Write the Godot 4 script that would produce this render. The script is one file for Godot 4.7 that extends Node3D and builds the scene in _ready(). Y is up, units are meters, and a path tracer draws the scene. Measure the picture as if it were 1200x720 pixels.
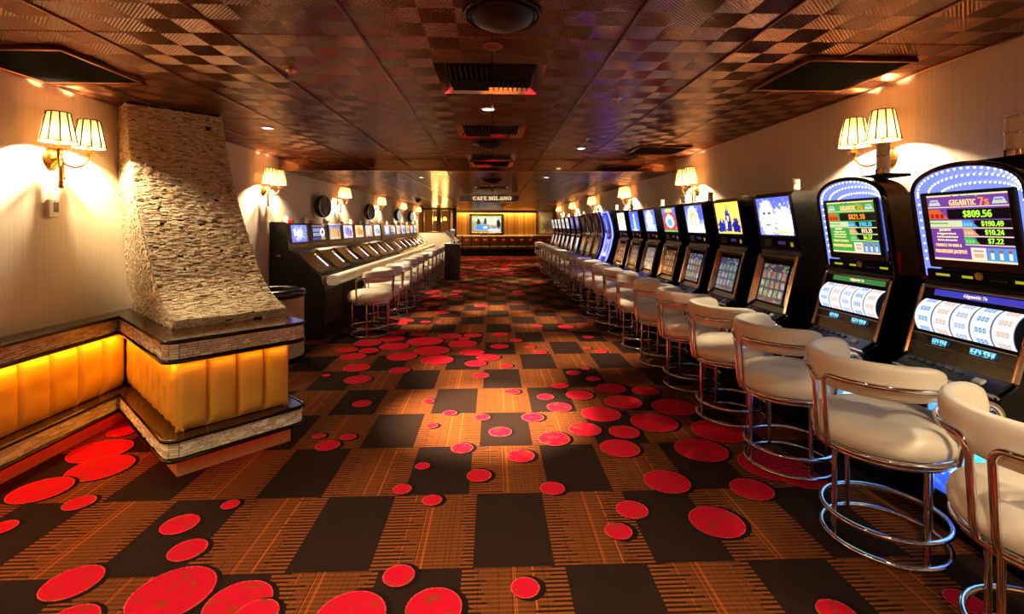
extends Node3D
# A low-ceilinged casino aisle: slot machines and chrome stools on both sides, copper ceiling, plaid carpet with red dots.
# x to the right, y up, the aisle runs along -z; d is the distance down the aisle.
const H := 2.303          # near ceiling
const HL := 2.156         # lower ceiling past the beam
const XL := -2.78
const XR := 2.47
const BEAM := 6.6
const END := 18.8         # where the side walls stop and the cafe widens
const FAR := 24.0
const WARM := Color(1.0, 0.90, 0.73)
var M := {}
var used := {}
var rng := RandomNumberGenerator.new()

# ------------------------------------------------------------------ mesh builder
class MB:
	var v := PackedVector3Array()
	var n := PackedVector3Array()
	var uv := PackedVector2Array()
	var x := Transform3D.IDENTITY

	func tri(a: Vector3, b: Vector3, c: Vector3, na: Vector3, nb: Vector3, nc: Vector3, ua := Vector2.ZERO, ub := Vector2.ZERO, uc := Vector2.ZERO) -> void:
		if (b - a).cross(c - a).dot(na + nb + nc) < 0.0:
			v.append_array([x * a, x * b, x * c]); uv.append_array([ua, ub, uc])
			n.append_array([x.basis * na, x.basis * nb, x.basis * nc])
		else:
			v.append_array([x * a, x * c, x * b]); uv.append_array([ua, uc, ub])
			n.append_array([x.basis * na, x.basis * nc, x.basis * nb])

	# a bottom left, b bottom right, c top right, d top left as seen from the front
	func quad(a: Vector3, b: Vector3, c: Vector3, d: Vector3, u0 := Vector2(0, 0), u1 := Vector2(1, 1)) -> void:
		var m := (b - a).cross(d - a)
		if m.length_squared() < 1e-16:
			m = (c - b).cross(d - b)
		m = m.normalized()
		tri(a, b, c, m, m, m, Vector2(u0.x, u1.y), u1, Vector2(u1.x, u0.y))
		tri(a, c, d, m, m, m, Vector2(u0.x, u1.y), Vector2(u1.x, u0.y), u0)

	func face(p: Array, o: Vector3) -> void:
		var m: Vector3 = (p[1] - p[0]).cross(p[2] - p[0]).normalized()
		var mid := Vector3.ZERO
		for q in p:
			mid += q
		if m.dot(mid / p.size() - o) < 0.0:
			m = -m
		for i in range(1, p.size() - 1):
			tri(p[0], p[i], p[i + 1], m, m, m, Vector2(0, 0), Vector2(1, 0), Vector2(1, 1))

	func box(c: Vector3, s: Vector3, b := 0.0) -> void:
		var h := s * 0.5
		b = minf(b, minf(h.x, minf(h.y, h.z)) * 0.9)
		if b <= 0.0:
			quad(c + Vector3(-h.x, -h.y, h.z), c + Vector3(h.x, -h.y, h.z), c + Vector3(h.x, h.y, h.z), c + Vector3(-h.x, h.y, h.z))
			quad(c + Vector3(h.x, -h.y, -h.z), c + Vector3(-h.x, -h.y, -h.z), c + Vector3(-h.x, h.y, -h.z), c + Vector3(h.x, h.y, -h.z))
			quad(c + Vector3(h.x, -h.y, h.z), c + Vector3(h.x, -h.y, -h.z), c + Vector3(h.x, h.y, -h.z), c + Vector3(h.x, h.y, h.z))
			quad(c + Vector3(-h.x, -h.y, -h.z), c + Vector3(-h.x, -h.y, h.z), c + Vector3(-h.x, h.y, h.z), c + Vector3(-h.x, h.y, -h.z))
			quad(c + Vector3(-h.x, h.y, h.z), c + Vector3(h.x, h.y, h.z), c + Vector3(h.x, h.y, -h.z), c + Vector3(-h.x, h.y, -h.z))
			quad(c + Vector3(-h.x, -h.y, -h.z), c + Vector3(h.x, -h.y, -h.z), c + Vector3(h.x, -h.y, h.z), c + Vector3(-h.x, -h.y, h.z))
			return
		var g := h - Vector3(b, b, b)
		for i in 3:
			var j := (i + 1) % 3
			var k := (i + 2) % 3
			for si in [-1.0, 1.0]:
				var p := []
				for q in [[-1.0, -1.0], [1.0, -1.0], [1.0, 1.0], [-1.0, 1.0]]:
					var w := Vector3.ZERO
					w[i] = si * h[i]; w[j] = q[0] * g[j]; w[k] = q[1] * g[k]
					p.append(c + w)
				face(p, c)
				for sj in [-1.0, 1.0]:
					var e := []
					for q in [[0, -1.0], [0, 1.0], [1, 1.0], [1, -1.0]]:
						var w := Vector3.ZERO
						w[i] = si * (h[i] if q[0] == 0 else g[i]); w[j] = sj * (g[j] if q[0] == 0 else h[j]); w[k] = q[1] * g[k]
						e.append(c + w)
					face(e, c)
		for sx in [-1.0, 1.0]:
			for sy in [-1.0, 1.0]:
				for sz in [-1.0, 1.0]:
					face([c + Vector3(sx * h.x, sy * g.y, sz * g.z), c + Vector3(sx * g.x, sy * h.y, sz * g.z), c + Vector3(sx * g.x, sy * g.y, sz * h.z)], c)

	# rows of points, smooth; the normal follows (next in row) x (next row)
	func grid(rows: Array, close_u := false, close_v := false, us := 1.0, vs := 1.0) -> void:
		var nr := rows.size()
		var nc: int = rows[0].size()
		var nn := []
		for i in nr:
			var line := PackedVector3Array()
			for j in nc:
				var j0 := (j - 1 + nc) % nc if close_u else maxi(j - 1, 0)
				var j1 := (j + 1) % nc if close_u else mini(j + 1, nc - 1)
				var i0 := (i - 1 + nr) % nr if close_v else maxi(i - 1, 0)
				var i1 := (i + 1) % nr if close_v else mini(i + 1, nr - 1)
				var a: Vector3 = rows[i][j1] - rows[i][j0]
				var b: Vector3 = rows[i1][j] - rows[i0][j]
				if a.length_squared() < 1e-12:
					var other: int = i1 if i1 != i else i0
					a = rows[other][j1] - rows[other][j0]
				line.append(a.cross(b).normalized())
			nn.append(line)
		var mu := nc if close_u else nc - 1
		var mv := nr if close_v else nr - 1
		for i in mv:
			var i2 := (i + 1) % nr
			for j in mu:
				var j2 := (j + 1) % nc
				var a: Vector3 = rows[i][j]
				var b: Vector3 = rows[i][j2]
				var c: Vector3 = rows[i2][j2]
				var d: Vector3 = rows[i2][j]
				var ua := Vector2(float(j) / mu * us, float(i) / mv * vs)
				var uc := Vector2(float(j + 1) / mu * us, float(i + 1) / mv * vs)
				if (a - b).length_squared() > 1e-14:
					tri(a, b, c, nn[i][j], nn[i][j2], nn[i2][j2], ua, Vector2(uc.x, ua.y), uc)
				if (c - d).length_squared() > 1e-14:
					tri(a, c, d, nn[i][j], nn[i2][j2], nn[i2][j], ua, uc, Vector2(ua.x, uc.y))

	func lathe(p: Array, seg := 20, o := Vector3.ZERO, axis := Basis.IDENTITY) -> void:
		var rows := []
		for q in p:
			var line := PackedVector3Array()
			for j in seg:
				var t := TAU * j / seg
				line.append(o + axis * Vector3(q.x * cos(t), q.y, -q.x * sin(t)))
			rows.append(line)
		grid(rows, true, false)

	# profile given as flat segments: sharp edges between them
	func lathe_sharp(p: Array, seg := 20, o := Vector3.ZERO, axis := Basis.IDENTITY) -> void:
		for i in p.size() - 1:
			lathe([p[i], p[i + 1]], seg, o, axis)

	func tube(p: Array, r: float, seg := 8, closed := false) -> void:
		var rows := []
		var k := p.size()
		var up := Vector3.ZERO
		for i in k:
			var t: Vector3 = (p[(i + 1) % k] - p[(i - 1 + k) % k]) if closed else (p[mini(i + 1, k - 1)] - p[maxi(i - 1, 0)])
			t = t.normalized()
			if up == Vector3.ZERO:
				up = t.cross(Vector3.UP if absf(t.y) < 0.9 else Vector3.RIGHT).normalized()
			up = (up - t * up.dot(t)).normalized()
			var side := up.cross(t)
			var line := PackedVector3Array()
			for j in seg:
				var a := TAU * j / seg
				line.append(p[i] + (up * cos(a) + side * sin(a)) * r)
			rows.append(line)
		grid(rows, true, closed)
		if not closed:
			for e in [0, k - 1]:
				var line: PackedVector3Array = rows[e]
				var out: Vector3 = (p[0] - p[1] if e == 0 else p[k - 1] - p[k - 2]).normalized()
				for j in seg:
					tri(p[e], line[j], line[(j + 1) % seg], out, out, out)

	# polygon in (z, y), extruded across x
	func profile(poly: Array, x0: float, x1: float) -> void:
		var flat := PackedVector2Array(poly)
		var k := flat.size()
		var ccw := not Geometry2D.is_polygon_clockwise(flat)
		for i in k:
			var a := flat[i]
			var b := flat[(i + 1) % k]
			var e := b - a
			var m := Vector3(0, -e.x, e.y).normalized() * (1.0 if ccw else -1.0)
			var p0 := Vector3(x0, a.y, a.x); var p1 := Vector3(x1, a.y, a.x); var p2 := Vector3(x1, b.y, b.x); var p3 := Vector3(x0, b.y, b.x)
			tri(p0, p1, p2, m, m, m, Vector2(0, 0), Vector2(1, 0), Vector2(1, 1))
			tri(p0, p2, p3, m, m, m, Vector2(0, 0), Vector2(1, 1), Vector2(0, 1))
		var t := Geometry2D.triangulate_polygon(flat)
		for i in range(0, t.size(), 3):
			for s in [[x0, Vector3.LEFT], [x1, Vector3.RIGHT]]:
				var q := []
				for j in 3:
					q.append(Vector3(s[0], flat[t[i + j]].y, flat[t[i + j]].x))
				tri(q[0], q[1], q[2], s[1], s[1], s[1])

	# polygon in (x, z) of the plan, extruded from y0 to y1
	func slab(poly: PackedVector2Array, y0: float, y1: float) -> void:
		var k := poly.size()
		var ccw := not Geometry2D.is_polygon_clockwise(poly)
		for i in k:
			var a := poly[i]
			var b := poly[(i + 1) % k]
			var e := b - a
			var m := Vector3(e.y, 0, -e.x).normalized() * (1.0 if ccw else -1.0)
			var p0 := Vector3(a.x, y0, a.y); var p1 := Vector3(b.x, y0, b.y); var p2 := Vector3(b.x, y1, b.y); var p3 := Vector3(a.x, y1, a.y)
			tri(p0, p1, p2, m, m, m)
			tri(p0, p2, p3, m, m, m)
		var t := Geometry2D.triangulate_polygon(poly)
		for i in range(0, t.size(), 3):
			for s in [[y0, Vector3.DOWN], [y1, Vector3.UP]]:
				var q := []
				for j in 3:
					q.append(Vector3(poly[t[i + j]].x, s[0], poly[t[i + j]].y))
				tri(q[0], q[1], q[2], s[1], s[1], s[1])

	func mesh() -> ArrayMesh:
		return into(ArrayMesh.new())

	func into(m: ArrayMesh) -> ArrayMesh:
		var a := []
		a.resize(Mesh.ARRAY_MAX)
		a[Mesh.ARRAY_VERTEX] = v; a[Mesh.ARRAY_NORMAL] = n; a[Mesh.ARRAY_TEX_UV] = uv
		m.add_surface_from_arrays(Mesh.PRIMITIVE_TRIANGLES, a)
		return m

# ------------------------------------------------------------------ scene helpers
func V(x: float, y: float, d: float) -> Vector3:
	return Vector3(x, y, -d)

func numbered(s: String) -> String:
	var k: int = used.get(s, 0)
	used[s] = k + 1
	return s if k == 0 else "%s_%03d" % [s, k]

func tag(o: Node3D, label: String, category: String, group := "") -> Node3D:
	o.set_meta("label", label)
	o.set_meta("category", category)
	if group:
		o.set_meta("group", group)
	return o

func thing(called: String, label: String, category: String, at := Vector3.ZERO, turn := 0.0, group := "") -> Node3D:
	var o := Node3D.new()
	o.name = numbered(called)
	add_child(o, true)
	o.position = at
	o.rotation.y = turn
	tag(o, label, category, group)
	return o

func copy(src: Node3D, called: String, label: String, at: Vector3, turn: float) -> Node3D:
	var o: Node3D = src.duplicate()
	o.name = numbered(called)
	add_child(o, true)
	o.position = at
	o.rotation.y = turn
	o.set_meta("label", label)
	return o

func part(parent: Node, called: String, m, material: Material) -> MeshInstance3D:
	var o := MeshInstance3D.new()
	o.name = called
	o.mesh = m.mesh() if m is MB else m
	o.material_override = null
	for i in o.mesh.get_surface_count():
		o.set_surface_override_material(i, material)
	parent.add_child(o, true)
	return o

func struct(called: String, m, material: Material) -> MeshInstance3D:
	var o := part(self, numbered(called), m, material)
	o.set_meta("kind", "structure")
	return o

func bx(c: Vector3, s: Vector3, b := 0.0) -> MB:
	var m := MB.new()
	m.box(c, s, b)
	return m

func mat(key: String, c: Color, rough := 0.6, metal := 0.0) -> StandardMaterial3D:
	if M.has(key):
		return M[key]
	var m := StandardMaterial3D.new()
	m.resource_name = key
	m.albedo_color = c
	m.roughness = rough
	m.metallic = metal
	M[key] = m
	return m

func glow(key: String, c: Color, energy: float) -> StandardMaterial3D:
	if M.has(key):
		return M[key]
	var m := mat(key, Color(0.05, 0.05, 0.05), 0.3)
	m.emission_enabled = true
	m.emission = c
	m.emission_energy_multiplier = energy
	return m

func tex(im: Image) -> ImageTexture:
	return ImageTexture.create_from_image(im)

func screen(key: String, im: Image, energy: float) -> StandardMaterial3D:
	var m := mat(key, Color(0.02, 0.02, 0.02), 0.15)
	m.emission_enabled = true
	m.emission = Color.BLACK
	m.emission_texture = tex(im)
	m.emission_energy_multiplier = energy
	return m

func words(parent: Node, text: String, at: Vector3, height: float, material: Material, called := "lettering", turn := Basis.IDENTITY, serif := false, squeeze := 1.0) -> MeshInstance3D:
	var t := TextMesh.new()
	var f := SystemFont.new()
	f.font_names = PackedStringArray(["Droid Serif" if serif else "Droid Sans"])
	f.font_weight = 700
	t.font = f
	t.text = text
	t.font_size = 48
	t.pixel_size = height / 48.0 / 0.72
	t.depth = 0.002
	t.curve_step = 2.0
	var o := part(parent, called, t, material)
	o.transform = Transform3D(turn * Basis.from_scale(Vector3(squeeze, 1, 1)), at)
	return o

func omni(parent: Node3D, called: String, at: Vector3, c: Color, energy: float, size := 0.02) -> void:
	var l := OmniLight3D.new()
	l.name = called
	l.light_color = c
	l.light_energy = energy
	l.light_size = size
	l.omni_range = 30.0
	l.omni_attenuation = 2.0
	l.shadow_enabled = true
	parent.add_child(l, true)
	l.position = at

func strip(parent: Node3D, called: String, a: Vector3, b: Vector3, towards: Vector3, wide: float, c: Color, energy: float) -> void:
	var l := AreaLight3D.new()
	l.name = called
	l.light_color = c
	l.light_energy = energy
	l.area_normalize_energy = true
	l.area_size = Vector2(a.distance_to(b), wide)
	l.area_range = 30.0
	l.area_attenuation = 2.0
	l.shadow_enabled = true
	parent.add_child(l, true)
	var xx := (b - a).normalized()
	var zz := -(towards - xx * towards.dot(xx)).normalized()
	l.transform = Transform3D(Basis(xx, zz.cross(xx), zz), (a + b) * 0.5)

const ORD := ["first", "second", "third", "fourth", "fifth", "sixth", "seventh", "eighth", "ninth", "tenth", "eleventh", "twelfth", "thirteenth", "fourteenth", "fifteenth", "sixteenth", "seventeenth", "eighteenth", "nineteenth", "twentieth", "twenty-first", "twenty-second", "twenty-third", "twenty-fourth"]

# ------------------------------------------------------------------ the whole scene
func _ready() -> void:
	rng.seed = 4711
	camera_and_air()
	materials()
	shell()
	ceiling_tiles()
	ledge()
	stone_hood()
	pedestal()
	sconces()
	ceiling_fittings()
	right_machines()
	left_machines()
	stools()
	cafe()

func camera_and_air() -> void:
	var c := Camera3D.new()
	c.name = "camera"
	c.projection = Camera3D.PROJECTION_FRUSTUM
	c.near = 0.1
	c.far = 100.0
	c.size = 0.1 * 720.0 / 580.0
	c.frustum_offset = Vector2(0.0, -0.1 * 95.0 / 580.0)
	add_child(c)
	c.position = Vector3(0, 1.42, 0)
	c.rotation.y = -atan(0.04)
	c.current = true
	var w := WorldEnvironment.new()
	w.name = "air"
	var e := Environment.new()
	e.background_mode = Environment.BG_COLOR
	e.background_color = Color.BLACK
	e.tonemap_mode = Environment.TONE_MAPPER_LINEAR
	e.tonemap_exposure = 1.3
	e.sdfgi_enabled = true
	e.ssao_enabled = true
	e.ssil_enabled = true
	w.environment = e
	add_child(w)

# ------------------------------------------------------------------ materials
func image(w: int, h: int, f: Callable) -> Image:
	var im := Image.create(w, h, false, Image.FORMAT_RGB8)
	for y in h:
		for x in w:
			im.set_pixel(x, y, f.call(x, y))
	return im

func materials() -> void:
	var ns := FastNoiseLite.new()
	ns.seed = 5
	ns.frequency = 0.02
	# grasscloth wallpaper: fine upright fibres
	var col := []
	for i in 256:
		col.append(rng.randf())
	var im := image(256, 256, func(x, y):
		var s: float = col[(x + int(2.0 * ns.get_noise_2d(x * 3.0, y * 0.4))) % 256] * 0.6 + 0.4 * (0.5 + 0.5 * ns.get_noise_2d(x * 14.0, y * 1.2))
		var k := 0.90 + 0.10 * s
		return Color(0.95 * k, 0.885 * k, 0.775 * k))
	var wp := mat("wallpaper", Color.WHITE, 0.85)
	wp.albedo_texture = tex(im)
	wp.uv1_triplanar = true
	wp.uv1_world_triplanar = true
	wp.uv1_scale = Vector3(1.6, 0.7, 1.6)
	mat("stone", Color(0.80, 0.72, 0.58), 0.75)
	mat("stone_warm", Color(0.72, 0.62, 0.47), 0.8)
	mat("stone_pale", Color(0.86, 0.80, 0.68), 0.7)
	mat("stone_white", Color(0.93, 0.90, 0.82), 0.7)
	mat("grout", Color(0.20, 0.15, 0.10), 0.95)
	mat("black_trim", Color(0.025, 0.022, 0.02), 0.16)
	mat("brown_gloss", Color(0.23, 0.13, 0.07), 0.12)
	mat("vinyl", Color(0.80, 0.60, 0.24), 0.38)
	mat("plinth", Color(0.62, 0.42, 0.24), 0.6)
	mat("chrome", Color(0.88, 0.87, 0.87), 0.09, 1.0)
	mat("brass", Color(0.78, 0.58, 0.28), 0.22, 1.0)
	mat("cream", Color(0.93, 0.885, 0.80), 0.4)
	mat("black_gloss", Color(0.02, 0.019, 0.02), 0.22)
	mat("black_matte", Color(0.034, 0.028, 0.025), 0.6)
	M["black_matte"].roughness = 0.85
	M["black_matte"].metallic_specular = 0.2
	mat("dark_panel", Color(0.033, 0.026, 0.022), 0.4)
	mat("white_plastic", Color(0.85, 0.83, 0.78), 0.45)
	mat("red_plastic", Color(0.75, 0.04, 0.05), 0.35)
	mat("bronze", Color(0.50, 0.40, 0.30), 0.3, 0.8)
	mat("wood", Color(0.16, 0.085, 0.045), 0.4)
	var sh := mat("shade_cloth", Color(0.90, 0.74, 0.50), 0.8)
	sh.backlight_enabled = true
	sh.backlight = Color(0.27, 0.20, 0.12)
	mat("shade_trim", Color(0.26, 0.14, 0.06), 0.7)
	# reeded copper: fine ridges across u; each square of a panel turns its grain one way or the other
	var sz := 512
	var rel := Image.create(sz, sz, false, Image.FORMAT_RGB8)
	var tone := Image.create(sz, sz, false, Image.FORMAT_RGB8)
	for y in sz:
		for x in sz:
			var nx := -0.85 * cos(TAU * 46.0 * x / sz)
			var l := sqrt(nx * nx + 1.0)
			rel.set_pixel(x, y, Color(0.5 + 0.5 * nx / l, 0.5, 0.5 + 0.5 / l))
			var k := 0.9 + 0.12 * ns.get_noise_2d(x * 2.0, y * 2.0) + 0.22 * ns.get_noise_2d(x * 9.0 + 900.0, y * 9.0)
			tone.set_pixel(x, y, Color(clampf(0.60 * k, 0, 1), clampf(0.37 * k, 0, 1), clampf(0.235 * k, 0, 1)))
	for q in [["copper", Color.WHITE], ["copper_dark", Color(0.80, 0.76, 0.73)]]:
		var cu := mat(q[0], q[1], 0.24, 0.92)
		cu.albedo_texture = tex(tone) if q[0] == "copper" else M["copper"].albedo_texture
		cu.normal_enabled = true
		cu.normal_texture = tex(rel) if q[0] == "copper" else M["copper"].normal_texture
		cu.normal_scale = 1.0
		cu.anisotropy_enabled = true
		cu.anisotropy = 0.6
	mat("copper_plain", Color(0.55, 0.33, 0.20), 0.3, 0.92)
	mat("copper_polished", Color(0.74, 0.60, 0.48), 0.07, 1.0)
	mat("ceiling_slab", Color(0.05, 0.03, 0.02), 0.9)

# ------------------------------------------------------------------ carpet
func weave(w: int, h: int) -> Image:
	var im := Image.create(w, h, false, Image.FORMAT_RGBA8)
	var nz := FastNoiseLite.new()
	nz.seed = rng.randi()
	nz.frequency = 0.05
	var lines := []
	for i in w:
		lines.append(0)
	for i in 9:
		lines[int(w * rng.randf_range(0.16, 0.84))] = 1 if rng.randf() < 0.55 else 2
	var fr_l := w * rng.randf_range(0.10, 0.30)
	var fr_r := w * rng.randf_range(0.10, 0.34)
	var per := h / 24.0
	var orange := Color8(142, 72, 26)
	var dim := Color8(96, 48, 19)
	var dark := Color8(44, 28, 21)
	for y in h:
		var row := int(y / per)
		var ph := fposmod(y / per, 1.0)
		var jl := fr_l * (0.6 + 0.8 * fposmod(sin(row * 12.9) * 43.7, 1.0))
		var jr := fr_r * (0.6 + 0.8 * fposmod(sin(row * 7.3) * 91.7, 1.0))
		for x in w:
			var edge := x < jl or x > w - jr
			var c := orange.lerp(dim, 0.5 + 0.5 * nz.get_noise_2d(x * 0.3, y * 6.0))
			if ph < 0.42:
				if edge:
					im.set_pixel(x, y, Color(0, 0, 0, 0))
					continue
				c = c.lerp(dark, 0.42)
			elif edge:
				c = c.lerp(orange, 0.5)
			if fposmod(x * 0.37, 1.0) < 0.37:
				c = c.lerp(dark, 0.22)
			if lines[x] == 1:
				c = c.lerp(dark, 0.6)
			elif lines[x] == 2:
				c = c.lerp(Color8(200, 94, 34), 0.8)
			c = c.lerp(dark, 0.10 + 0.10 * nz.get_noise_2d(x * 9.0, y * 9.0))
			im.set_pixel(x, y, c)
	return im

func dot(im: Image, cx: float, cy: float, r: float, k: float) -> void:
	var red := Color8(178, 17, 38)
	var rim := Color8(214, 78, 72)
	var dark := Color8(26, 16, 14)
	var edge := 0.011 * k
	for y in range(maxi(0, int(cy - r - edge * 2)), mini(im.get_height(), int(cy + r + edge * 3) + 1)):
		for x in range(maxi(0, int(cx - r - edge * 2)), mini(im.get_width(), int(cx + r + edge * 4) + 1)):
			var d := Vector2(x - cx, y - cy).length()
			if d < r:
				var c := rim if d > r - maxf(1.0, 0.004 * k) else red
				var w := M["blotch"] as FastNoiseLite
				var t := w.get_noise_2d(x * 3.0, y * 3.0) + 0.5 * w.get_noise_2d(x * 40.0, y * 11.0)
				if t > 0.36:
					c = c.lerp(Color8(120, 62, 20), 0.75)
				elif t < -0.35:
					c = c.lerp(Color8(170, 14, 34), 0.6)
				im.set_pixel(x, y, c)
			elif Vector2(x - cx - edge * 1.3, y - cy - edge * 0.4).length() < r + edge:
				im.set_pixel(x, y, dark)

func carpet_base(k: float, d0: float, d1: float) -> Image:
	var w := int((XR - XL) * k)
	var h := int((d1 - d0) * k)
	var im := Image.create(w, h, false, Image.FORMAT_RGBA8)
	im.fill(Color8(36, 23, 18))
	var cw := 0.385
	var rh := 0.568
	var fr := 0.022
	for j in range(int(floor((d0 - 2.06) / rh)), int(ceil((d1 - 2.06) / rh)) + 1):
		for i in range(-8, 8):
			if (i + j) % 2 == 0:
				continue
			var x0 := -0.10 + i * cw - fr
			var dd := 2.06 + (j + 1) * rh
			var t: Image = M["weave"][posmod(i * 5 + j * 3, 4)]
			if k < 300:
				t = M["weave_far"][posmod(i * 5 + j * 3, 4)]
			im.blend_rect(t, Rect2i(0, 0, t.get_width(), t.get_height()), Vector2i(int((x0 - XL) * k), int((d1 - dd) * k)))
	return im

# red dots near the camera, read off the carpet: x, distance and radius in metres come from these sightings
const DOTS := [[527, 484, 16], [565, 489, 18], [624, 489, 26], [586, 506, 27], [506, 499, 13], [541, 525, 26], [610, 534, 32], [495, 546, 17], [561, 557, 29], [471, 573, 22], [506, 586, 23], [647, 572, 29], [649, 514, 37], [685, 503, 38], [731, 506, 36], [726, 525, 46], [704, 485, 46], [766, 495, 54], [821, 527, 60], [781, 564, 53], [843, 505, 64], [790, 477, 52], [740, 597, 37], [724, 622, 32], [839, 611, 62], [467, 674, 37], [615, 688, 34], [508, 712, 66], [410, 722, 82], [408, 512, 18], [384, 522, 28], [374, 511, 15],
	[118, 528, 62], [118, 548, 65], [48, 574, 60], [93, 589, 32], [211, 614, 40], [220, 644, 41], [85, 682, 60], [202, 694, 90], [279, 706, 74], [270, 591, 20], [2, 618, 30], [80, 730, 60], [143, 506, 30], [880, 573, 48], [1129, 704, 40], [980, 718, 44], [905, 545, 76], [424, 473, 22], [502, 470, 14], [419, 445, 31], [382, 440, 10], [418, 431, 31], [468, 434, 24], [414, 418, 29], [471, 418, 35], [406, 410, 25], [432, 411, 23], [512, 422, 38], [506, 411, 42], [462, 406, 34], [498, 400, 42], [431, 402, 31], [460, 397, 29], [464, 390, 23], [490, 392, 19], [528, 394, 26], [554, 393, 21], [544, 397, 14], [542, 403, 34], [553, 413, 29], [572, 419, 28], [557, 426, 25], [585, 406, 22], [605, 399, 15], [586, 392, 20], [593, 429, 15], [563, 440, 20], [600, 459, 18],
	[633, 413, 15], [621, 407, 12], [672, 437, 17], [695, 444, 17], [656, 452, 20], [639, 465, 20], [679, 463, 32], [716, 455, 34], [756, 458, 31], [655, 477, 29], [730, 471, 43], [686, 432, 9], [704, 412, 14], [688, 408, 9], [689, 395, 13], [663, 383, 19], [652, 377, 17], [683, 379, 13], [630, 382, 12], [674, 371, 23], [300, 720, 50], [940, 560, 50], [690, 540, 0]]

func carpet() -> void:
	var bl := FastNoiseLite.new()
	bl.seed = 12
	bl.frequency = 0.012
	M["blotch"] = bl
	var near_k := 360.0
	var far_k := 118.0
	M["weave"] = []
	M["weave_far"] = []
	for i in 4:
		var t := weave(int((0.385 + 0.044) * near_k), int(0.568 * near_k))
		M["weave"].append(t)
		var f: Image = t.duplicate()
		f.resize(int((0.385 + 0.044) * far_k), int(0.568 * far_k), Image.INTERPOLATE_LANCZOS)
		M["weave_far"].append(f)
	var im := carpet_base(near_k, 1.5, 7.18)
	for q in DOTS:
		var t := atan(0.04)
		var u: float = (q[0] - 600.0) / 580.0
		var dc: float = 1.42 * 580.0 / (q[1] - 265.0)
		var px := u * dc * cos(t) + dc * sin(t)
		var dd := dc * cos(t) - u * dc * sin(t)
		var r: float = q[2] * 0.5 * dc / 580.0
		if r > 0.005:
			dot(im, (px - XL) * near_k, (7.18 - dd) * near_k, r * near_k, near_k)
	var im2 := carpet_base(far_k, 7.18, 24.1)
	for g in 34:
		var gx := rng.randf_range(-2.4, 2.2)
		var gd := rng.randf_range(7.2, 24.0)
		for i in 14:
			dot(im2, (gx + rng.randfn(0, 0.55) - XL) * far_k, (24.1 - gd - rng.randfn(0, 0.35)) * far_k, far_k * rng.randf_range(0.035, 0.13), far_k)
	M.erase("weave"); M.erase("weave_far"); M.erase("blotch")
	var a := mat("carpet", Color.WHITE, 0.95)
	a.metallic_specular = 0.12
	a.albedo_texture = tex(im)
	a.texture_repeat = false
	var b := mat("carpet_far", Color.WHITE, 0.95)
	b.metallic_specular = 0.12
	b.albedo_texture = tex(im2)
	var m := ArrayMesh.new()
	var s1 := MB.new()
	s1.quad(V(XL, 0, 1.5), V(XR, 0, 1.5), V(XR, 0, 7.18), V(XL, 0, 7.18))
	s1.into(m)
	var s2 := MB.new()
	s2.quad(V(XL, 0, 7.18), V(XR, 0, 7.18), V(XR, 0, 24.1), V(XL, 0, 24.1))
	var e := 0.28
	s2.quad(V(XL, 0, -3.24), V(XR, 0, -3.24), V(XR, 0, 1.5), V(XL, 0, 1.5), Vector2(0, 0), Vector2(1, e))
	s2.quad(V(XL - 2.2, 0, END), V(XL, 0, END), V(XL, 0, 24.1), V(XL - 2.2, 0, 24.1), Vector2(0, 0), Vector2(0.42, 0.31))
	s2.quad(V(XR, 0, END), V(XR + 1.3, 0, END), V(XR + 1.3, 0, 24.1), V(XR, 0, 24.1), Vector2(0, 0), Vector2(0.25, 0.31))
	s2.into(m)
	var s3 := MB.new()
	s3.box(V(-0.5, -0.11, 10.4), Vector3(9.4, 0.2, 28.0))
	s3.into(m)
	var o := struct("floor", m, null)
	o.set_surface_override_material(0, a)
	o.set_surface_override_material(1, b)
	o.set_surface_override_material(2, mat("underfloor", Color(0.2, 0.18, 0.16), 0.9))

# ------------------------------------------------------------------ room shell
func shell() -> void:
	carpet()
	var wp: Material = M["wallpaper"]
	var d0 := -3.0
	struct("wall_left", bx(V(XL - 0.06, 1.15, (d0 + END) * 0.5), Vector3(0.12, 2.32, END - d0)), wp)
	struct("wall_right", bx(V(XR + 0.06, 1.15, (d0 + END) * 0.5), Vector3(0.12, 2.32, END - d0)), wp)
	struct("wall_front", bx(V(-0.15, 1.15, d0 - 0.06), Vector3(5.6, 2.32, 0.12)), wp)
	# the cafe is wider than the aisle
	struct("wall_cafe_left", bx(V(-4.98, 1.15, 21.4), Vector3(0.12, 2.32, 5.5)), wp)
	struct("wall_cafe_right", bx(V(3.78, 1.15, 21.4), Vector3(0.12, 2.32, 5.5)), wp)
	struct("wall_cafe_front_left", bx(V(-3.97, 1.15, END - 0.06), Vector3(2.1, 2.32, 0.12)), wp)
	struct("wall_cafe_front_right", bx(V(3.18, 1.15, END - 0.06), Vector3(1.2, 2.32, 0.12)), wp)
	struct("wall_back", bx(V(-0.6, 1.15, FAR + 0.1), Vector3(8.9, 2.32, 0.16)), mat("back_wall", Color(0.42, 0.30, 0.18), 0.7))

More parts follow.
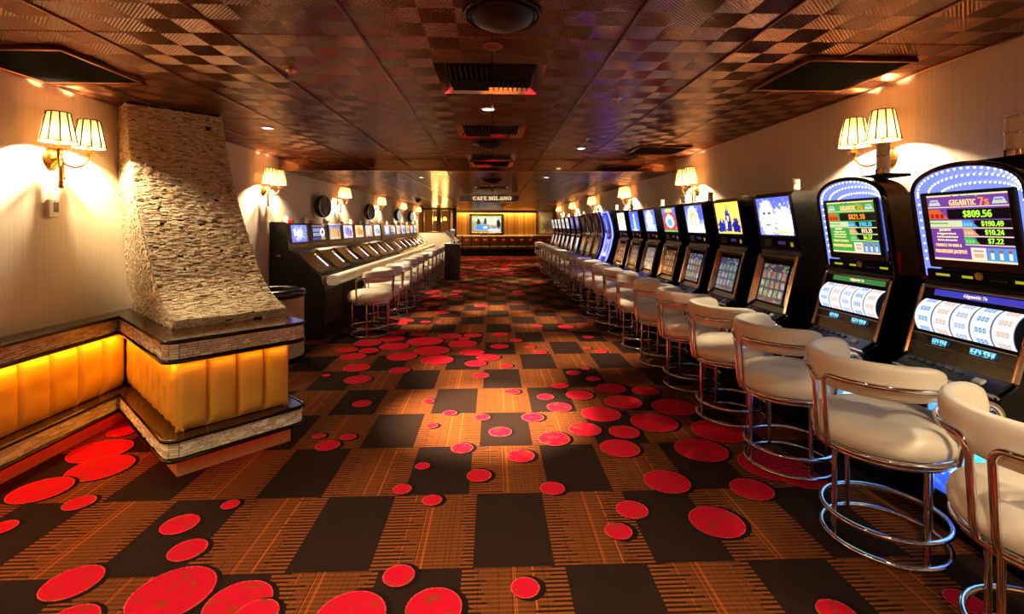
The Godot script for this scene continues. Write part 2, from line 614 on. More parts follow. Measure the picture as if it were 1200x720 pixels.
func tile_mesh(s: float) -> ArrayMesh:
	# a square panel face down: a check of sixteen reeded squares inside a rolled edge
	var g := s * 0.5 - 0.006
	var ms := [MB.new(), MB.new()]
	var w := g * 0.5
	for i in 4:
		for j in 4:
			var k := (i + j) % 2
			var c := Vector3(-g + (i + 0.5) * w, 0, -g + (j + 0.5) * w)
			var uu := Vector3(1, 0, 1 if k == 0 else -1).normalized()      # across the ridges
			var vv := Vector3(-uu.z, 0, uu.x)
			var mid := Vector2(0.3 + 0.13 * i, 0.3 + 0.13 * j)
			var p := []
			var t := []
			for q in [[-1, -1], [1, -1], [1, 1], [-1, 1]]:
				var o := Vector3(q[0] * w * 0.5, 0, q[1] * w * 0.5)
				p.append(c + o)
				t.append(mid + Vector2(o.dot(uu), o.dot(vv)) / 0.61)
			var n := Vector3.DOWN
			ms[k].tri(p[0], p[1], p[2], n, n, n, t[0], t[1], t[2])
			ms[k].tri(p[0], p[2], p[3], n, n, n, t[0], t[2], t[3])
	var h := s * 0.5
	var ring := [Vector2(-1, -1), Vector2(1, -1), Vector2(1, 1), Vector2(-1, 1)]
	for i in 4:
		var a: Vector2 = ring[i]
		var b: Vector2 = ring[(i + 1) % 4]
		var o := Vector3((a.x + b.x) * 0.5, -0.6, (a.y + b.y) * 0.5).normalized()
		var p := [Vector3(a.x * g, 0, a.y * g), Vector3(b.x * g, 0, b.y * g), Vector3(b.x * h, 0.008, b.y * h), Vector3(a.x * h, 0.008, a.y * h)]
		ms[0].tri(p[0], p[1], p[2], o, o, o, Vector2(0, 0), Vector2(1, 0), Vector2(1, 1))
		ms[0].tri(p[0], p[2], p[3], o, o, o, Vector2(0, 0), Vector2(1, 1), Vector2(0, 1))
	return ms[1].into(ms[0].mesh())

func ceiling_tiles() -> void:
	var s3 := MB.new()
	s3.box(V(-0.15, H + 0.06, (BEAM - 3.1) * 0.5), Vector3(5.6, 0.1, BEAM + 3.2))
	s3.box(V(-0.15, HL + 0.08, (BEAM + END) * 0.5), Vector3(5.6, 0.14, END - BEAM))
	s3.box(V(-0.6, HL + 0.08, (END + 24.2) * 0.5), Vector3(8.9, 0.14, 24.2 - END))
	var c := struct("ceiling", s3, M["ceiling_slab"])
	var p := 0.61
	var tile := tile_mesh(p - 0.004)
	var cols := []
	for i in range(-5, 5):
		cols.append((i + 0.5) * p)
	var count := 0
	var rest := [MB.new(), MB.new()]
	# near field: seams at 2.32 + k * 0.61
	var rows := []
	for k in range(-9, 7):
		rows.append([2.32 + (k + 0.5) * p, H])
	for k in 29:
		rows.append([BEAM + 0.03 + (k + 0.5) * p, HL])
	for r in rows:
		for xc in cols:
			var x0: float = maxf(xc - p * 0.5, XL) if r[0] < END else xc - p * 0.5
			var x1: float = minf(xc + p * 0.5, XR) if r[0] < END else xc + p * 0.5
			if x1 - x0 < 0.05:
				continue
			var t := Transform3D(Basis.IDENTITY.rotated(Vector3.UP, 0.0), V((x0 + x1) * 0.5, r[1], r[0]))
			t.basis = t.basis * Basis.from_scale(Vector3((x1 - x0) / p, 1, 1))
			if r[0] > 1.9 and r[0] < 23.0 and count < 300 and not (r[1] == H and r[0] > BEAM - 0.1):
				var o := part(c, "ceiling_tile", tile, M["copper"])
				o.set_surface_override_material(1, M["copper_dark"])
				o.transform = t
				count += 1
			elif r[0] < BEAM or r[1] == HL:
				for k in 2:
					var src := tile.surface_get_arrays(k)
					for i in src[Mesh.ARRAY_VERTEX].size():
						rest[k].v.append(t * src[Mesh.ARRAY_VERTEX][i])
						rest[k].n.append(src[Mesh.ARRAY_NORMAL][i])
						rest[k].uv.append(src[Mesh.ARRAY_TEX_UV][i])
	var st := part(c, "ceiling_tile", rest[1].into(rest[0].mesh()), M["copper"])
	st.set_surface_override_material(1, M["copper_dark"])
	st.set_meta("kind", "stuff")
	# bright runner rails between the rows of panels
	for i in [-4, -3, -2, -1, 1, 2, 3, 4]:
		var m := MB.new()
		m.box(V(i * p, H - 0.003, (BEAM - 3.0) * 0.5), Vector3(0.012, 0.008, BEAM + 3.0), 0.003)
		part(c, "ceiling_rail", m, M["copper_plain"])
		var m2 := MB.new()
		m2.box(V(i * p, HL - 0.003, (BEAM + END) * 0.5), Vector3(0.012, 0.008, END - BEAM), 0.003)
		part(c, "ceiling_rail", m2, M["copper_plain"])
	# the step down to the lower ceiling, faced with polished copper
	var b := MB.new()
	b.box(V(-0.155, (H + HL) * 0.5 - 0.002, BEAM - 0.02), Vector3(5.24, H - HL + 0.004, 0.04), 0.004)
	var bo := struct("trim_1", b, M["copper_polished"])
	var lip := MB.new()
	lip.box(V(-0.155, HL - 0.008, BEAM - 0.02), Vector3(5.24, 0.014, 0.07), 0.004)
	part(bo, "lip", lip, M["brass"])

# ------------------------------------------------------------------ the lit ledge on the left
const E1 := Vector2(-0.714, 0.700)    # from the outer corner to the wall, (x, d)
const E2 := Vector2(0.700, 0.714)     # from the outer corner to the far corner
const PC := Vector2(-1.78, 2.87)      # outer corner of the padded front

func plan(ov: float, r: float, k := 8) -> PackedVector2Array:
	# outline of the ledge in (x, d), pushed out by ov, its two free corners rounded by r; closed along the wall
	var n1 := -Vector2(E1.y, -E1.x)
	n1 = Vector2(-0.700, -0.714)
	var n2 := Vector2(0.714, -0.700)
	var n3 := Vector2(0.700, 0.714)
	var xw := -2.70
	var c1 := PC + (n1 + n2) * ov
	var c2 := PC + E2 * 0.64 + (n2 + n3) * ov
	# inner corner where the wall part meets the slanting part
	var a := c1
	var t := (xw + ov - a.x) / E1.x
	var inner := a + E1 * t
	var tw := (XL - c2.x) / E1.x
	var back := c2 + E1 * tw
	var out := PackedVector2Array()
	out.append(Vector2(XL, -2.9))
	out.append(Vector2(xw + ov, -2.9))
	out.append(inner)
	for q in [[c1, -E1, E2], [c2, E2, E1]]:
		var c: Vector2 = q[0]
		var din: Vector2 = q[1]
		var dout: Vector2 = q[2]
		if r <= 0.0:
			out.append(c)
			continue
		var o := c - din * r + dout * r
		for i in k + 1:
			var w := PI * 0.5 * i / k
			out.append(o + din * r * sin(w) - dout * r * cos(w))
	out.append(back)
	return out

func zflip(p: PackedVector2Array) -> PackedVector2Array:
	var o := PackedVector2Array()
	for q in p:
		o.append(Vector2(q.x, -q.y))
	return o

func path3(p: PackedVector2Array, y: float) -> Array:
	var o := []
	for i in range(1, p.size()):
		o.append(Vector3(p[i].x, y, -p[i].y))
	return o

func stones_along(ms: Array, p: PackedVector2Array, y0: float, y1: float, rows: int) -> void:
	# small split stone strips laid in courses along an outline
	var hh := (y1 - y0) / rows
	for r in rows:
		for i in range(1, p.size() - 1):
			var a := p[i]
			var b := p[i + 1]
			var len := a.distance_to(b)
			if maxf(a.y, b.y) < 1.2:
				continue
			var dir := (b - a) / len
			var s := -0.03 * rng.randf() if len > 0.1 else 0.0
			while s < len:
				var w := rng.randf_range(0.03, 0.07) if len > 0.1 else len
				var e := minf(s + w, len)
				if a.y + dir.y * e > 1.2 or a.y > 1.2:
					var s0 := maxf(s, 0.0)
					var c := a + dir * (s0 + e) * 0.5
					var out := rng.randf_range(-0.003, 0.005)
					var m: MB = ms[rng.randi() % 3]
					m.x = Transform3D(Basis(Vector3(dir.x, 0, -dir.y), Vector3.UP, Vector3(dir.x, 0, -dir.y).cross(Vector3.UP)), Vector3(c.x, y0 + (r + 0.5) * hh, -c.y))
					m.box(Vector3(0, 0, 0), Vector3(e - s0 - 0.003, hh - 0.0032, 0.012 + 2.0 * out), 0.0012)
				s = e

func rise(m: MB, p: PackedVector2Array, y0: float, y1: float) -> void:
	m.slab(zflip(p), y0, y1)

func ledge() -> void:
	var t := thing("padded_ledge", "lit wall ledge with yellow padded panels between two stone bands, left foreground", "ledge")
	var ov := 0.075
	# core, shelf tops and bands
	var m := MB.new()
	rise(m, plan(-0.035, 0.0), 0.10, 0.665)
	part(t, "core", m, M["black_matte"])
	m = MB.new()
	rise(m, plan(ov + 0.004, 0.07), 0.772, 0.79)
	part(t, "top_shelf", m, M["brown_gloss"])
	m = MB.new()
	rise(m, plan(ov - 0.012, 0.06), 0.66, 0.775)
	part(t, "upper_band", m, M["grout"])
	m = MB.new()
	rise(m, plan(ov - 0.012, 0.06), 0.12, 0.232)
	part(t, "lower_band", m, M["grout"])
	m = MB.new()
	rise(m, plan(ov - 0.002, 0.066), 0.226, 0.236)
	part(t, "lower_shelf", m, M["brown_gloss"])
	m = MB.new()
	rise(m, plan(0.0, 0.0), 0.0, 0.122)
	part(t, "plinth", m, M["plinth"])
	for y in [0.778, 0.668, 0.231, 0.122]:
		m = MB.new()
		var ring := path3(plan(ov, 0.07), y)
		m.tube(ring, 0.0125, 10)
		part(t, "edge_trim", m, M["black_trim"])
	for q in [[0.68, 0.766, "upper_stones"], [0.134, 0.219, "lower_stones"]]:
		var ms := [MB.new(), MB.new(), MB.new()]
		stones_along(ms, plan(ov - 0.010, 0.06, 2), q[0], q[1], 6)
		for i in 3:
			part(t, q[2], ms[i], M[["stone", "stone_white", "stone_pale"][i]]).set_meta("kind", "stuff")
	# padded upright panels: along the wall, the slanting side and the short front
	var y0 := 0.24
	var y1 := 0.652
	var p0 := plan(0.0, 0.0)
	var runs := [[Vector2(-2.70, 0.9), p0[2], 0.205], [p0[2], p0[3], 0.145], [p0[3], p0[4], 0.16]]
	for r in runs:
		var a: Vector2 = r[0]
		var b: Vector2 = r[1]
		var k := int(round(a.distance_to(b) / r[2]))
		for i in k:
			pad(t, a.lerp(b, float(i) / k), a.lerp(b, float(i + 1) / k), y0, y1)
	# hidden amber light over the pads, red light under the lower band
	var amber := Color(1.0, 0.66, 0.12)
	var red := Color(1.0, 0.05, 0.06)
	var pu := plan(0.036, 0.0)
	var legs := [[Vector2(pu[2].x, 0.3), pu[2], 1.1], [pu[2], pu[3], 0.30], [pu[3], pu[4], 0.05]]
	for g in legs:
		var a := Vector3(g[0].x, 0.652, -g[0].y)
		var b := Vector3(g[1].x, 0.652, -g[1].y)
		var dir := (b - a).normalized()
		a += dir * 0.02
		b -= dir * 0.02
		var s := MB.new()
		s.x = Transform3D(Basis(dir, Vector3.UP, dir.cross(Vector3.UP)), (a + b) * 0.5 + Vector3(0, 0.004, 0))
		s.box(Vector3.ZERO, Vector3(a.distance_to(b), 0.005, 0.014))
		part(t, "amber_led_strip", s, glow("amber_led", amber, 3.0))
		strip(t, "amber_light", a, b, Vector3.DOWN, 0.03, amber, g[2])
	for g in legs:
		var a := Vector3(g[0].x, 0.112, -g[0].y)
		var b := Vector3(g[1].x, 0.112, -g[1].y)
		var dir := (b - a).normalized()
		a += dir * 0.03
		b -= dir * 0.03
		var s := MB.new()
		s.x = Transform3D(Basis(dir, Vector3.UP, dir.cross(Vector3.UP)), (a + b) * 0.5 + Vector3(0, 0.004, 0))
		s.box(Vector3.ZERO, Vector3(a.distance_to(b), 0.004, 0.012))
		part(t, "red_led_strip", s, glow("red_led", red, 2.0))
		strip(t, "red_light", a, b, Vector3.DOWN, 0.02, red, g[2] * 0.16)
	# thermostat on the wall above
	var th := thing("thermostat", "small white thermostat on the wall below the nearest left sconce", "thermostat", V(XL, 1.53, 3.232), PI / 2)
	part(th, "case", bx(Vector3(0, 0, 0.012), Vector3(0.085, 0.115, 0.024), 0.006), M["white_plastic"])
	part(th, "window", bx(Vector3(0.012, 0.008, 0.0245), Vector3(0.036, 0.062, 0.003), 0.001), mat("lcd", Color(0.30, 0.27, 0.22), 0.3))

func pad(t: Node3D, a: Vector2, b: Vector2, y0: float, y1: float) -> void:
	var p0 := Vector3(a.x, 0, -a.y)
	var p1 := Vector3(b.x, 0, -b.y)
	var w := p0.distance_to(p1)
	var xx := (p1 - p0) / w
	var zz := xx.cross(Vector3.UP)
	var m := MB.new()
	m.x = Transform3D(Basis(xx, Vector3.UP, zz), p0)
	var rows := []
	for i in 13:
		var v := i / 12.0
		var line := PackedVector3Array()
		for j in 13:
			var u := j / 12.0
			var bulge := 0.045 * pow(maxf(0.0, 1.0 - pow(absf(2.0 * u - 1.0), 3.2)), 0.55) * pow(maxf(0.0, 1.0 - pow(absf(2.0 * v - 1.0), 7.0)), 0.5)
			bulge += 0.0025 * sin(v * 17.0 + p0.z * 31.0) * sin(u * 3.1)
			line.append(Vector3(u * w, lerpf(y0, y1, v), -0.034 + bulge))
		rows.append(line)
	m.grid(rows)
	part(t, "pad", m, M["vinyl"])

# ------------------------------------------------------------------ flared stone hood
func stone_hood() -> void:
	var t := thing("stone_hood", "flared pillar clad in small split stone strips rising from ledge to ceiling", "pillar")
	# how far the front stands out along -E1 at each height
	var prof := [[0.79, 0.90], [0.835, 0.90], [0.855, 0.86], [0.885, 0.785], [0.925, 0.705], [0.98, 0.63], [1.06, 0.565], [1.27, 0.455], [1.6, 0.305], [1.88, 0.185], [2.303, 0.02]]
	var base := Vector2(-2.63, 3.66)
	var lo := func(y: float) -> float: return 0.08 * clampf(1.0 - (y - 0.79) / 0.9, 0, 1)
	var hi := func(y: float) -> float: return 0.61 + 0.15 * pow(clampf(1.0 - (y - 0.79) / 1.5, 0, 1), 2.0)
	var at := func(y: float, out: float, e: float) -> Vector3:
		var f: Vector2 = base - E1 * out + E2 * e
		return Vector3(f.x, y, -f.y)
	var wall := func(p: Vector3) -> Vector3: return p + Vector3(E1.x, 0, -E1.y) * ((XL + 0.004 - p.x) / E1.x)
	var core := MB.new()
	for i in prof.size() - 1:
		var a: Array = prof[i]
		var b: Array = prof[i + 1]
		var p0: Vector3 = at.call(a[0], a[1] - 0.006, lo.call(a[0]) + 0.005)
		var p1: Vector3 = at.call(a[0], a[1] - 0.006, hi.call(a[0]) - 0.005)
		var p2: Vector3 = at.call(b[0], b[1] - 0.006, hi.call(b[0]) - 0.005)
		var p3: Vector3 = at.call(b[0], b[1] - 0.006, lo.call(b[0]) + 0.005)
		core.quad(p0, p1, p2, p3)
		core.quad(wall.call(p0), p0, p3, wall.call(p3))
		core.quad(p1, wall.call(p1), wall.call(p2), p2)
	part(t, "core", core, M["grout"])
	# courses of strips: the front follows the flare, the two sides stand upright
	var meshes := [MB.new(), MB.new(), MB.new()]
	var hh := 0.0108
	var total := 0.0
	var acc := [0.0]
	for i in prof.size() - 1:
		total += Vector2(prof[i][0], prof[i][1]).distance_to(Vector2(prof[i + 1][0], prof[i + 1][1]))
		acc.append(total)
	for r in int(total / hh):
		var s := (r + 0.5) * hh
		var i := 0
		while i < prof.size() - 2 and acc[i + 1] < s:
			i += 1
		var f: float = (s - acc[i]) / (acc[i + 1] - acc[i])
		var y := lerpf(prof[i][0], prof[i + 1][0], f)
		var out := lerpf(prof[i][1], prof[i + 1][1], f)
		var up2 := Vector2(prof[i + 1][0] - prof[i][0], prof[i + 1][1] - prof[i][1]).normalized()
		var upv := Vector3(-E1.x * up2.y, up2.x, E1.y * up2.y).normalized()
		var xx := Vector3(E2.x, 0, -E2.y)
		var q: float = lo.call(y)
		var q9: float = hi.call(y)
		while q < q9:
			var e := minf(q + rng.randf_range(0.014, 0.044), q9)
			var mm: MB = meshes[rng.randi() % 3]
			mm.x = Transform3D(Basis(xx, upv, xx.cross(upv)), at.call(y, out, (q + e) * 0.5))
			if rng.randf() > 0.06:
				mm.box(Vector3(0, 0, rng.randf_range(-0.004, 0.004)), Vector3(e - q - 0.002, hh - 0.0018, 0.014))
			q = e
	var y := 0.79 + hh * 0.5
	while y < H - 0.004:
		var i := 0
		while i < prof.size() - 2 and prof[i + 1][0] < y:
			i += 1
		var out := lerpf(prof[i][1], prof[i + 1][1], (y - prof[i][0]) / (prof[i + 1][0] - prof[i][0]))
		for side in [lo.call(y), hi.call(y)]:
			var w0: Vector3 = at.call(y, out, side)
			var len := (XL + 0.004 - w0.x) / E1.x
			var dir := Vector3(E1.x, 0, -E1.y)
			var q := 0.0
			while q < len:
				var e := minf(q + rng.randf_range(0.014, 0.044), len)
				var mm: MB = meshes[rng.randi() % 3]
				mm.x = Transform3D(Basis(dir, Vector3.UP, dir.cross(Vector3.UP)), w0 + dir * (q + e) * 0.5)
				if rng.randf() > 0.05:
					mm.box(Vector3(0, 0, rng.randf_range(-0.004, 0.004)), Vector3(e - q - 0.002, hh - 0.0018, 0.014))
				q = e
		y += hh
	var names := ["stone", "stone_warm", "stone_pale"]
	for i in 3:
		part(t, "stone_strips", meshes[i], M[names[i]]).set_meta("kind", "stuff")

func pedestal() -> void:
	var t := thing("round_pedestal", "round stone-clad pedestal with black rimmed top behind the ledge corner", "pedestal", V(-2.30, 0, 5.3))
	var m := MB.new()
	m.lathe_sharp([Vector2(0.27, 0.0), Vector2(0.27, 0.055), Vector2(0.285, 0.06)], 36)
	part(t, "base", m, M["black_trim"])
	m = MB.new()
	m.lathe_sharp([Vector2(0.286, 0.055), Vector2(0.286, 0.68), Vector2(0.2, 0.68)], 36)
	part(t, "core", m, M["grout"])
	m = MB.new()
	for r in 39:
		var a := rng.randf()
		var e := a + TAU
		while a < e - 0.05:
			var w := rng.randf_range(0.09, 0.22)
			m.x = Transform3D(Basis(Vector3.UP, a + w * 0.5), Vector3(0, 0.063 + (r + 0.5) * 0.0157, 0))
			m.box(Vector3(0, 0, 0.288 + rng.randf_range(0, 0.005)), Vector3(w * 0.29 - 0.002, 0.0138, 0.014), 0.0016)
			a += w
	part(t, "stone_strips", m, M["stone"]).set_meta("kind", "stuff")
	m = MB.new()
	m.lathe([Vector2(0.295, 0.672), Vector2(0.31, 0.68), Vector2(0.315, 0.71), Vector2(0.312, 0.745), Vector2(0.29, 0.76), Vector2(0.255, 0.757), Vector2(0.235, 0.735), Vector2(0.23, 0.70)], 40)
	part(t, "rim", m, M["black_trim"])
	m = MB.new()
	m.lathe_sharp([Vector2(0.24, 0.715), Vector2(0.0, 0.715)], 30)
	part(t, "top", m, M["brown_gloss"])

# ------------------------------------------------------------------ wall sconces
func sconce_proto() -> Node3D:
	var t := Node3D.new()
	tag(t, "", "sconce", "brass wall sconces with two pleated shades")
	var m := MB.new()
	var flat := Basis(Vector3.RIGHT, PI / 2)
	m.lathe([Vector2(0.0, 0.028), Vector2(0.03, 0.026), Vector2(0.045, 0.018), Vector2(0.062, 0.014), Vector2(0.066, 0.006), Vector2(0.066, 0.0)], 24, Vector3(0, 1.845, 0), flat)
	m.lathe([Vector2(0.0, 0.075), Vector2(0.016, 0.07), Vector2(0.022, 0.055), Vector2(0.014, 0.04), Vector2(0.014, 0.02)], 16, Vector3(0, 1.845, 0), flat)
	part(t, "wall_plate", m, M["brass"])
	m = MB.new()
	m.tube([Vector3(0, 1.90, 0.06), Vector3(0, 1.66, 0.06)], 0.012, 10)
	m.lathe([Vector2(0.0, 1.655), Vector2(0.016, 1.66), Vector2(0.016, 1.675), Vector2(0.011, 1.68), Vector2(0.017, 1.69), Vector2(0.011, 1.70)], 12, Vector3(0, 0, 0.06))
	m.tube([Vector3(0.035, 1.82, 0.045), Vector3(0.035, 1.72, 0.045)], 0.008, 8)
	m.lathe([Vector2(0.0, 1.712), Vector2(0.012, 1.716), Vector2(0.012, 1.73), Vector2(0.008, 1.735)], 10, Vector3(0.035, 0, 0.045))
	part(t, "drop_stem", m, M["brass"])
	for s in [-1.0, 1.0]:
		var x: float = s * 0.115
		var z := 0.14
		m = MB.new()
		var pts := []
		for i in 13:
			var a := PI * i / 12.0
			pts.append(Vector3(lerpf(0.0, x, 0.5 - 0.5 * cos(a)), 1.862 - 0.075 * sin(a) + 0.02 * i / 12.0, lerpf(0.06, z, 0.5 - 0.5 * cos(a))))
		m.tube(pts, 0.0075, 8)
		part(t, "arm", m, M["brass"])
		m = MB.new()
		m.lathe([Vector2(0.008, 1.875), Vector2(0.02, 1.882), Vector2(0.045, 1.886), Vector2(0.047, 1.892), Vector2(0.018, 1.894), Vector2(0.017, 1.905), Vector2(0.022, 1.91), Vector2(0.0, 1.912)], 18, Vector3(x, 0, z))
		part(t, "drip_cup", m, M["brass"])
		m = MB.new()
		m.lathe_sharp([Vector2(0.014, 1.908), Vector2(0.014, 1.948), Vector2(0.0, 1.948)], 14, Vector3(x, 0, z))
		part(t, "candle_sleeve", m, M["white_plastic"])
		m = MB.new()
		m.lathe([Vector2(0.006, 1.948), Vector2(0.013, 1.963), Vector2(0.014, 1.978), Vector2(0.009, 1.998), Vector2(0.0, 2.012)], 12, Vector3(x, 0, z))
		part(t, "bulb", m, glow("bulb", Color(1.0, 0.80, 0.52), 30.0))
		# pleated open shade
		m = MB.new()
		var rows := []
		for i in 7:
			var f := i / 6.0
			var line := PackedVector3Array()
			for j in 60:
				var a := TAU * j / 60.0
				var r := lerpf(0.088, 0.056, f) + (0.0025 if j % 2 == 0 else -0.0015)
				line.append(Vector3(x + r * cos(a), lerpf(1.932, 2.11, f), z - r * sin(a)))
			rows.append(line)
		m.grid(rows, true, false)
		var sh := part(t, "shade", m, M["shade_cloth"])
		m = MB.new()
		for q in [[1.932, 0.0895], [2.11, 0.0575]]:
			var ring := []
			for j in 28:
				var a := TAU * j / 28.0
				ring.append(Vector3(x + q[1] * cos(a), q[0], z - q[1] * sin(a)))
			m.tube(ring, 0.0032, 6, true)
		for j in 10:
			var a := TAU * (j + 0.3) / 10.0
			m.tube([Vector3(x + 0.0905 * cos(a), 1.932, z - 0.0905 * sin(a)), Vector3(x + 0.0585 * cos(a), 2.11, z - 0.0585 * sin(a))], 0.0042, 6)
		part(sh, "trim", m, M["shade_trim"])
		omni(t, "sconce_light", Vector3(x, 1.978, z), WARM, 1.65, 0.018)
	return t

func sconces() -> void:
	var p := sconce_proto()
	var ld := [3.235, 6.12, 9.0, 11.95, 14.9, 17.9]
	var rd := [2.98, 5.86, 8.65, 11.5, 14.3, 17.2]
	var near := ["nearest", "second", "third", "fourth", "fifth", "farthest"]
	for i in 6:
		copy(p, "wall_sconce", "brass two-shade wall sconce, %s of six on the left wall" % near[i], V(XL, 0, ld[i]), PI / 2)
		copy(p, "wall_sconce", "brass two-shade wall sconce, %s of six on the right wall" % near[i], V(XR, 0, rd[i]), -PI / 2)
	for s in [[XL, 0.35, PI / 2, "left"], [XR, 0.10, -PI / 2, "right"], [XL, -2.2, PI / 2, "left"], [XR, -2.2, -PI / 2, "right"]]:
		copy(p, "wall_sconce", "brass two-shade wall sconce on the %s wall %s the camera" % [s[3], "beside" if s[1] > 0 else "behind"], V(s[0], 0, s[1]), s[2])
	p.free()

# ------------------------------------------------------------------ things in the ceiling
func ceiling_fittings() -> void:
	# recessed downlights
	var dl := Node3D.new()
	tag(dl, "", "downlight", "recessed ceiling downlights")
	var m := MB.new()
	m.lathe([Vector2(0.062, 0.001), Vector2(0.06, -0.005), Vector2(0.05, -0.008), Vector2(0.042, -0.003), Vector2(0.04, 0.0)], 24)
	part(dl, "trim_ring", m, M["chrome"])
	m = MB.new()
	m.lathe_sharp([Vector2(0.041, -0.002), Vector2(0.0, -0.002)], 20)
	part(dl, "lamp_lens", m, glow("downlight_lens", Color(1.0, 0.90, 0.74), 14.0))
	var spots := [[-0.03, 3.74, H, 48.0, "near the largest vent"], [-0.03, 4.88, H, 14.0, "between the second vent and the ceiling speaker"], [1.01, 5.59, H, 12.0, "on the right before the copper beam"], [-2.02, 4.54, H, 1.2, "on the left above the stone pillar"],
		[-1.07, 7.54, HL, 10.0, "just past the copper beam on the left"], [0.82, 7.46, HL, 10.0, "just past the copper beam on the right"], [0.0, 8.55, HL, 18.0, "in front of the fourth vent"], [-1.1, 10.6, HL, 6.0, "left of the cafe sign, nearest"], [0.8, 12.9, HL, 10.0, "right of the cafe sign"], [-0.9, 13.4, HL, 6.0, "left, just past the cafe sign"], [0.1, 16.2, HL, 10.0, "in the middle, past the cafe sign"], [-1.2, 17.0, HL, 10.0, "far left before the cafe"], [1.2, 18.0, HL, 10.0, "far right before the cafe"], [-0.6, 21.0, HL, 5.0, "in front of the television"], [1.2, 21.5, HL, 5.0, "in front of the wood panelling"],
		[0.05, 1.68, H, 1.7, "out of view overhead, placed to light the middle foreground carpet"], [0.9, 0.6, H, 1.8, "out of view overhead, placed to light the near right stools"], [-0.6, 0.9, H, 3.0, "out of view overhead, placed to light the ledge front on the left"], [2.5, 22.5, HL, 12.0, "added to brighten the pale art panel"], [0.0, -1.2, H, 2.5, "out of view behind the camera, placed to light the foreground"]]  # out-of-view lamps placed to light the foreground; art panel lamp added to brighten it
	for s in spots:
		var o := copy(dl, "downlight", "small round recessed downlight %s" % s[4], V(s[0], s[2], s[1]), 0.0)
		var l := SpotLight3D.new()
		l.name = "downlight_beam"
		l.light_color = Color(1.0, 0.91, 0.76)
		l.light_energy = s[3]
		l.light_size = 0.03
		l.spot_angle = 21.0 if s[1] > 2.0 else 40.0 if s[1] > 1.5 else 65.0
		l.spot_angle_attenuation = 0.9
		l.spot_range = 30.0
		l.spot_attenuation = 2.0
		l.shadow_enabled = true
		o.add_child(l)
		l.position = Vector3(0, -0.012, 0)
		l.rotation.x = -PI / 2
	dl.free()
	# air vents
	var v := Node3D.new()
	tag(v, "", "air vent", "square ceiling air vents")
	m = MB.new()
	var o1 := 0.30
	var o2 := 0.245
	var ring := [Vector2(-1, -1), Vector2(1, -1), Vector2(1, 1), Vector2(-1, 1)]
	for i in 4:
		var a: Vector2 = ring[i]
		var b: Vector2 = ring[(i + 1) % 4]
		m.quad(Vector3(a.x * o1, -0.03, a.y * o1), Vector3(b.x * o1, -0.03, b.y * o1), Vector3(b.x * o2, -0.002, b.y * o2), Vector3(a.x * o2, -0.002, a.y * o2))
		m.quad(Vector3(a.x * o1, -0.03, a.y * o1), Vector3(b.x * o1, -0.03, b.y * o1), Vector3(b.x * o1, 0.0, b.y * o1), Vector3(a.x * o1, 0.0, a.y * o1))
	part(v, "frame", m, M["chrome"])
	m = MB.new()
	m.quad(Vector3(-o2, -0.003, o2), Vector3(-o2, -0.003, -o2), Vector3(o2, -0.003, -o2), Vector3(o2, -0.003, o2))
	part(v, "duct", m, M["black_matte"])
	for q in [[-1, 1, true], [1, 1, false], [1, -1, true], [-1, -1, false]]:
		for i in 8:
			var g := (i + 0.5) / 8.0 * 0.235
			m = MB.new()
			if q[2]:
				m.box(Vector3(q[0] * (0.006 + g), -0.016, q[1] * 0.122), Vector3(0.005, 0.026, 0.225))
			else:
				m.box(Vector3(q[0] * 0.122, -0.016, q[1] * (0.006 + g)), Vector3(0.225, 0.026, 0.005))
			part(v, "slat", m, M["dark_panel"])
	for s in [[2.90, H, "largest, nearest of five"], [4.50, H, "second of five"], [6.23, H, "third of five, just before the copper beam"], [9.2, HL, "fourth of five, past the copper beam"], [14.5, HL, "farthest of five"]]:
		copy(v, "air_vent", "square dark ceiling air vent with chrome frame, %s" % s[2], V(-0.01, s[1], s[0]), 0.0)
	v.free()
	# round ceiling speakers
	var sp := Node3D.new()
	tag(sp, "", "speaker", "round ceiling speakers")
	m = MB.new()
	m.lathe([Vector2(0.165, 0.0), Vector2(0.163, -0.012), Vector2(0.15, -0.022), Vector2(0.135, -0.014), Vector2(0.128, -0.004)], 40)
	part(sp, "ring", m, mat("dark_chrome", Color(0.16, 0.13, 0.12), 0.2, 1.0))
	m = MB.new()
	m.lathe([Vector2(0.132, -0.006), Vector2(0.12, -0.03), Vector2(0.08, -0.05), Vector2(0.04, -0.06), Vector2(0.0, -0.064)], 40)
	part(sp, "cone_grille", m, mat("grille_cloth", Color(0.10, 0.085, 0.075), 0.5, 0.3))
	for s in [[0.043, 2.06, H, "nearest, at the top of the view"], [-0.035, 5.28, H, "between the second and third vents"], [0.0, 7.9, HL, "just past the copper beam"]]:
		copy(sp, "ceiling_speaker", "dark round ceiling speaker with shallow cone, %s" % s[3], V(s[0], s[2], s[1]), 0.0)
	sp.free()
	# detectors with a red ring
	var de := Node3D.new()
	tag(de, "", "detector", "small red ringed ceiling detectors")
	m = MB.new()
	m.lathe([Vector2(0.05, 0.0), Vector2(0.049, -0.008), Vector2(0.041, -0.012), Vector2(0.036, -0.006)], 24)
	part(de, "rim", m, M["copper_plain"])
	m = MB.new()
	m.lathe([Vector2(0.037, -0.005), Vector2(0.03, -0.012)], 24)
	part(de, "red_ring", m, mat("red_ring", Color(0.75, 0.12, 0.10), 0.4))
	m = MB.new()
	m.lathe([Vector2(0.031, -0.009), Vector2(0.02, -0.02), Vector2(0.0, -0.022)], 20)
	part(de, "dome", m, M["bronze"])
	for s in [[0.0, 2.43, H, "beside the largest vent"], [0.0, 5.65, H, "before the third vent"], [0.0, 10.1, HL, "behind the fourth vent"]]:
		copy(de, "smoke_detector", "small round ceiling detector with red ring, %s" % s[3], V(s[0], s[2], s[1]), 0.0)
	de.free()
	# sprinkler heads
	var sk := Node3D.new()
	tag(sk, "", "sprinkler", "ceiling sprinkler heads")
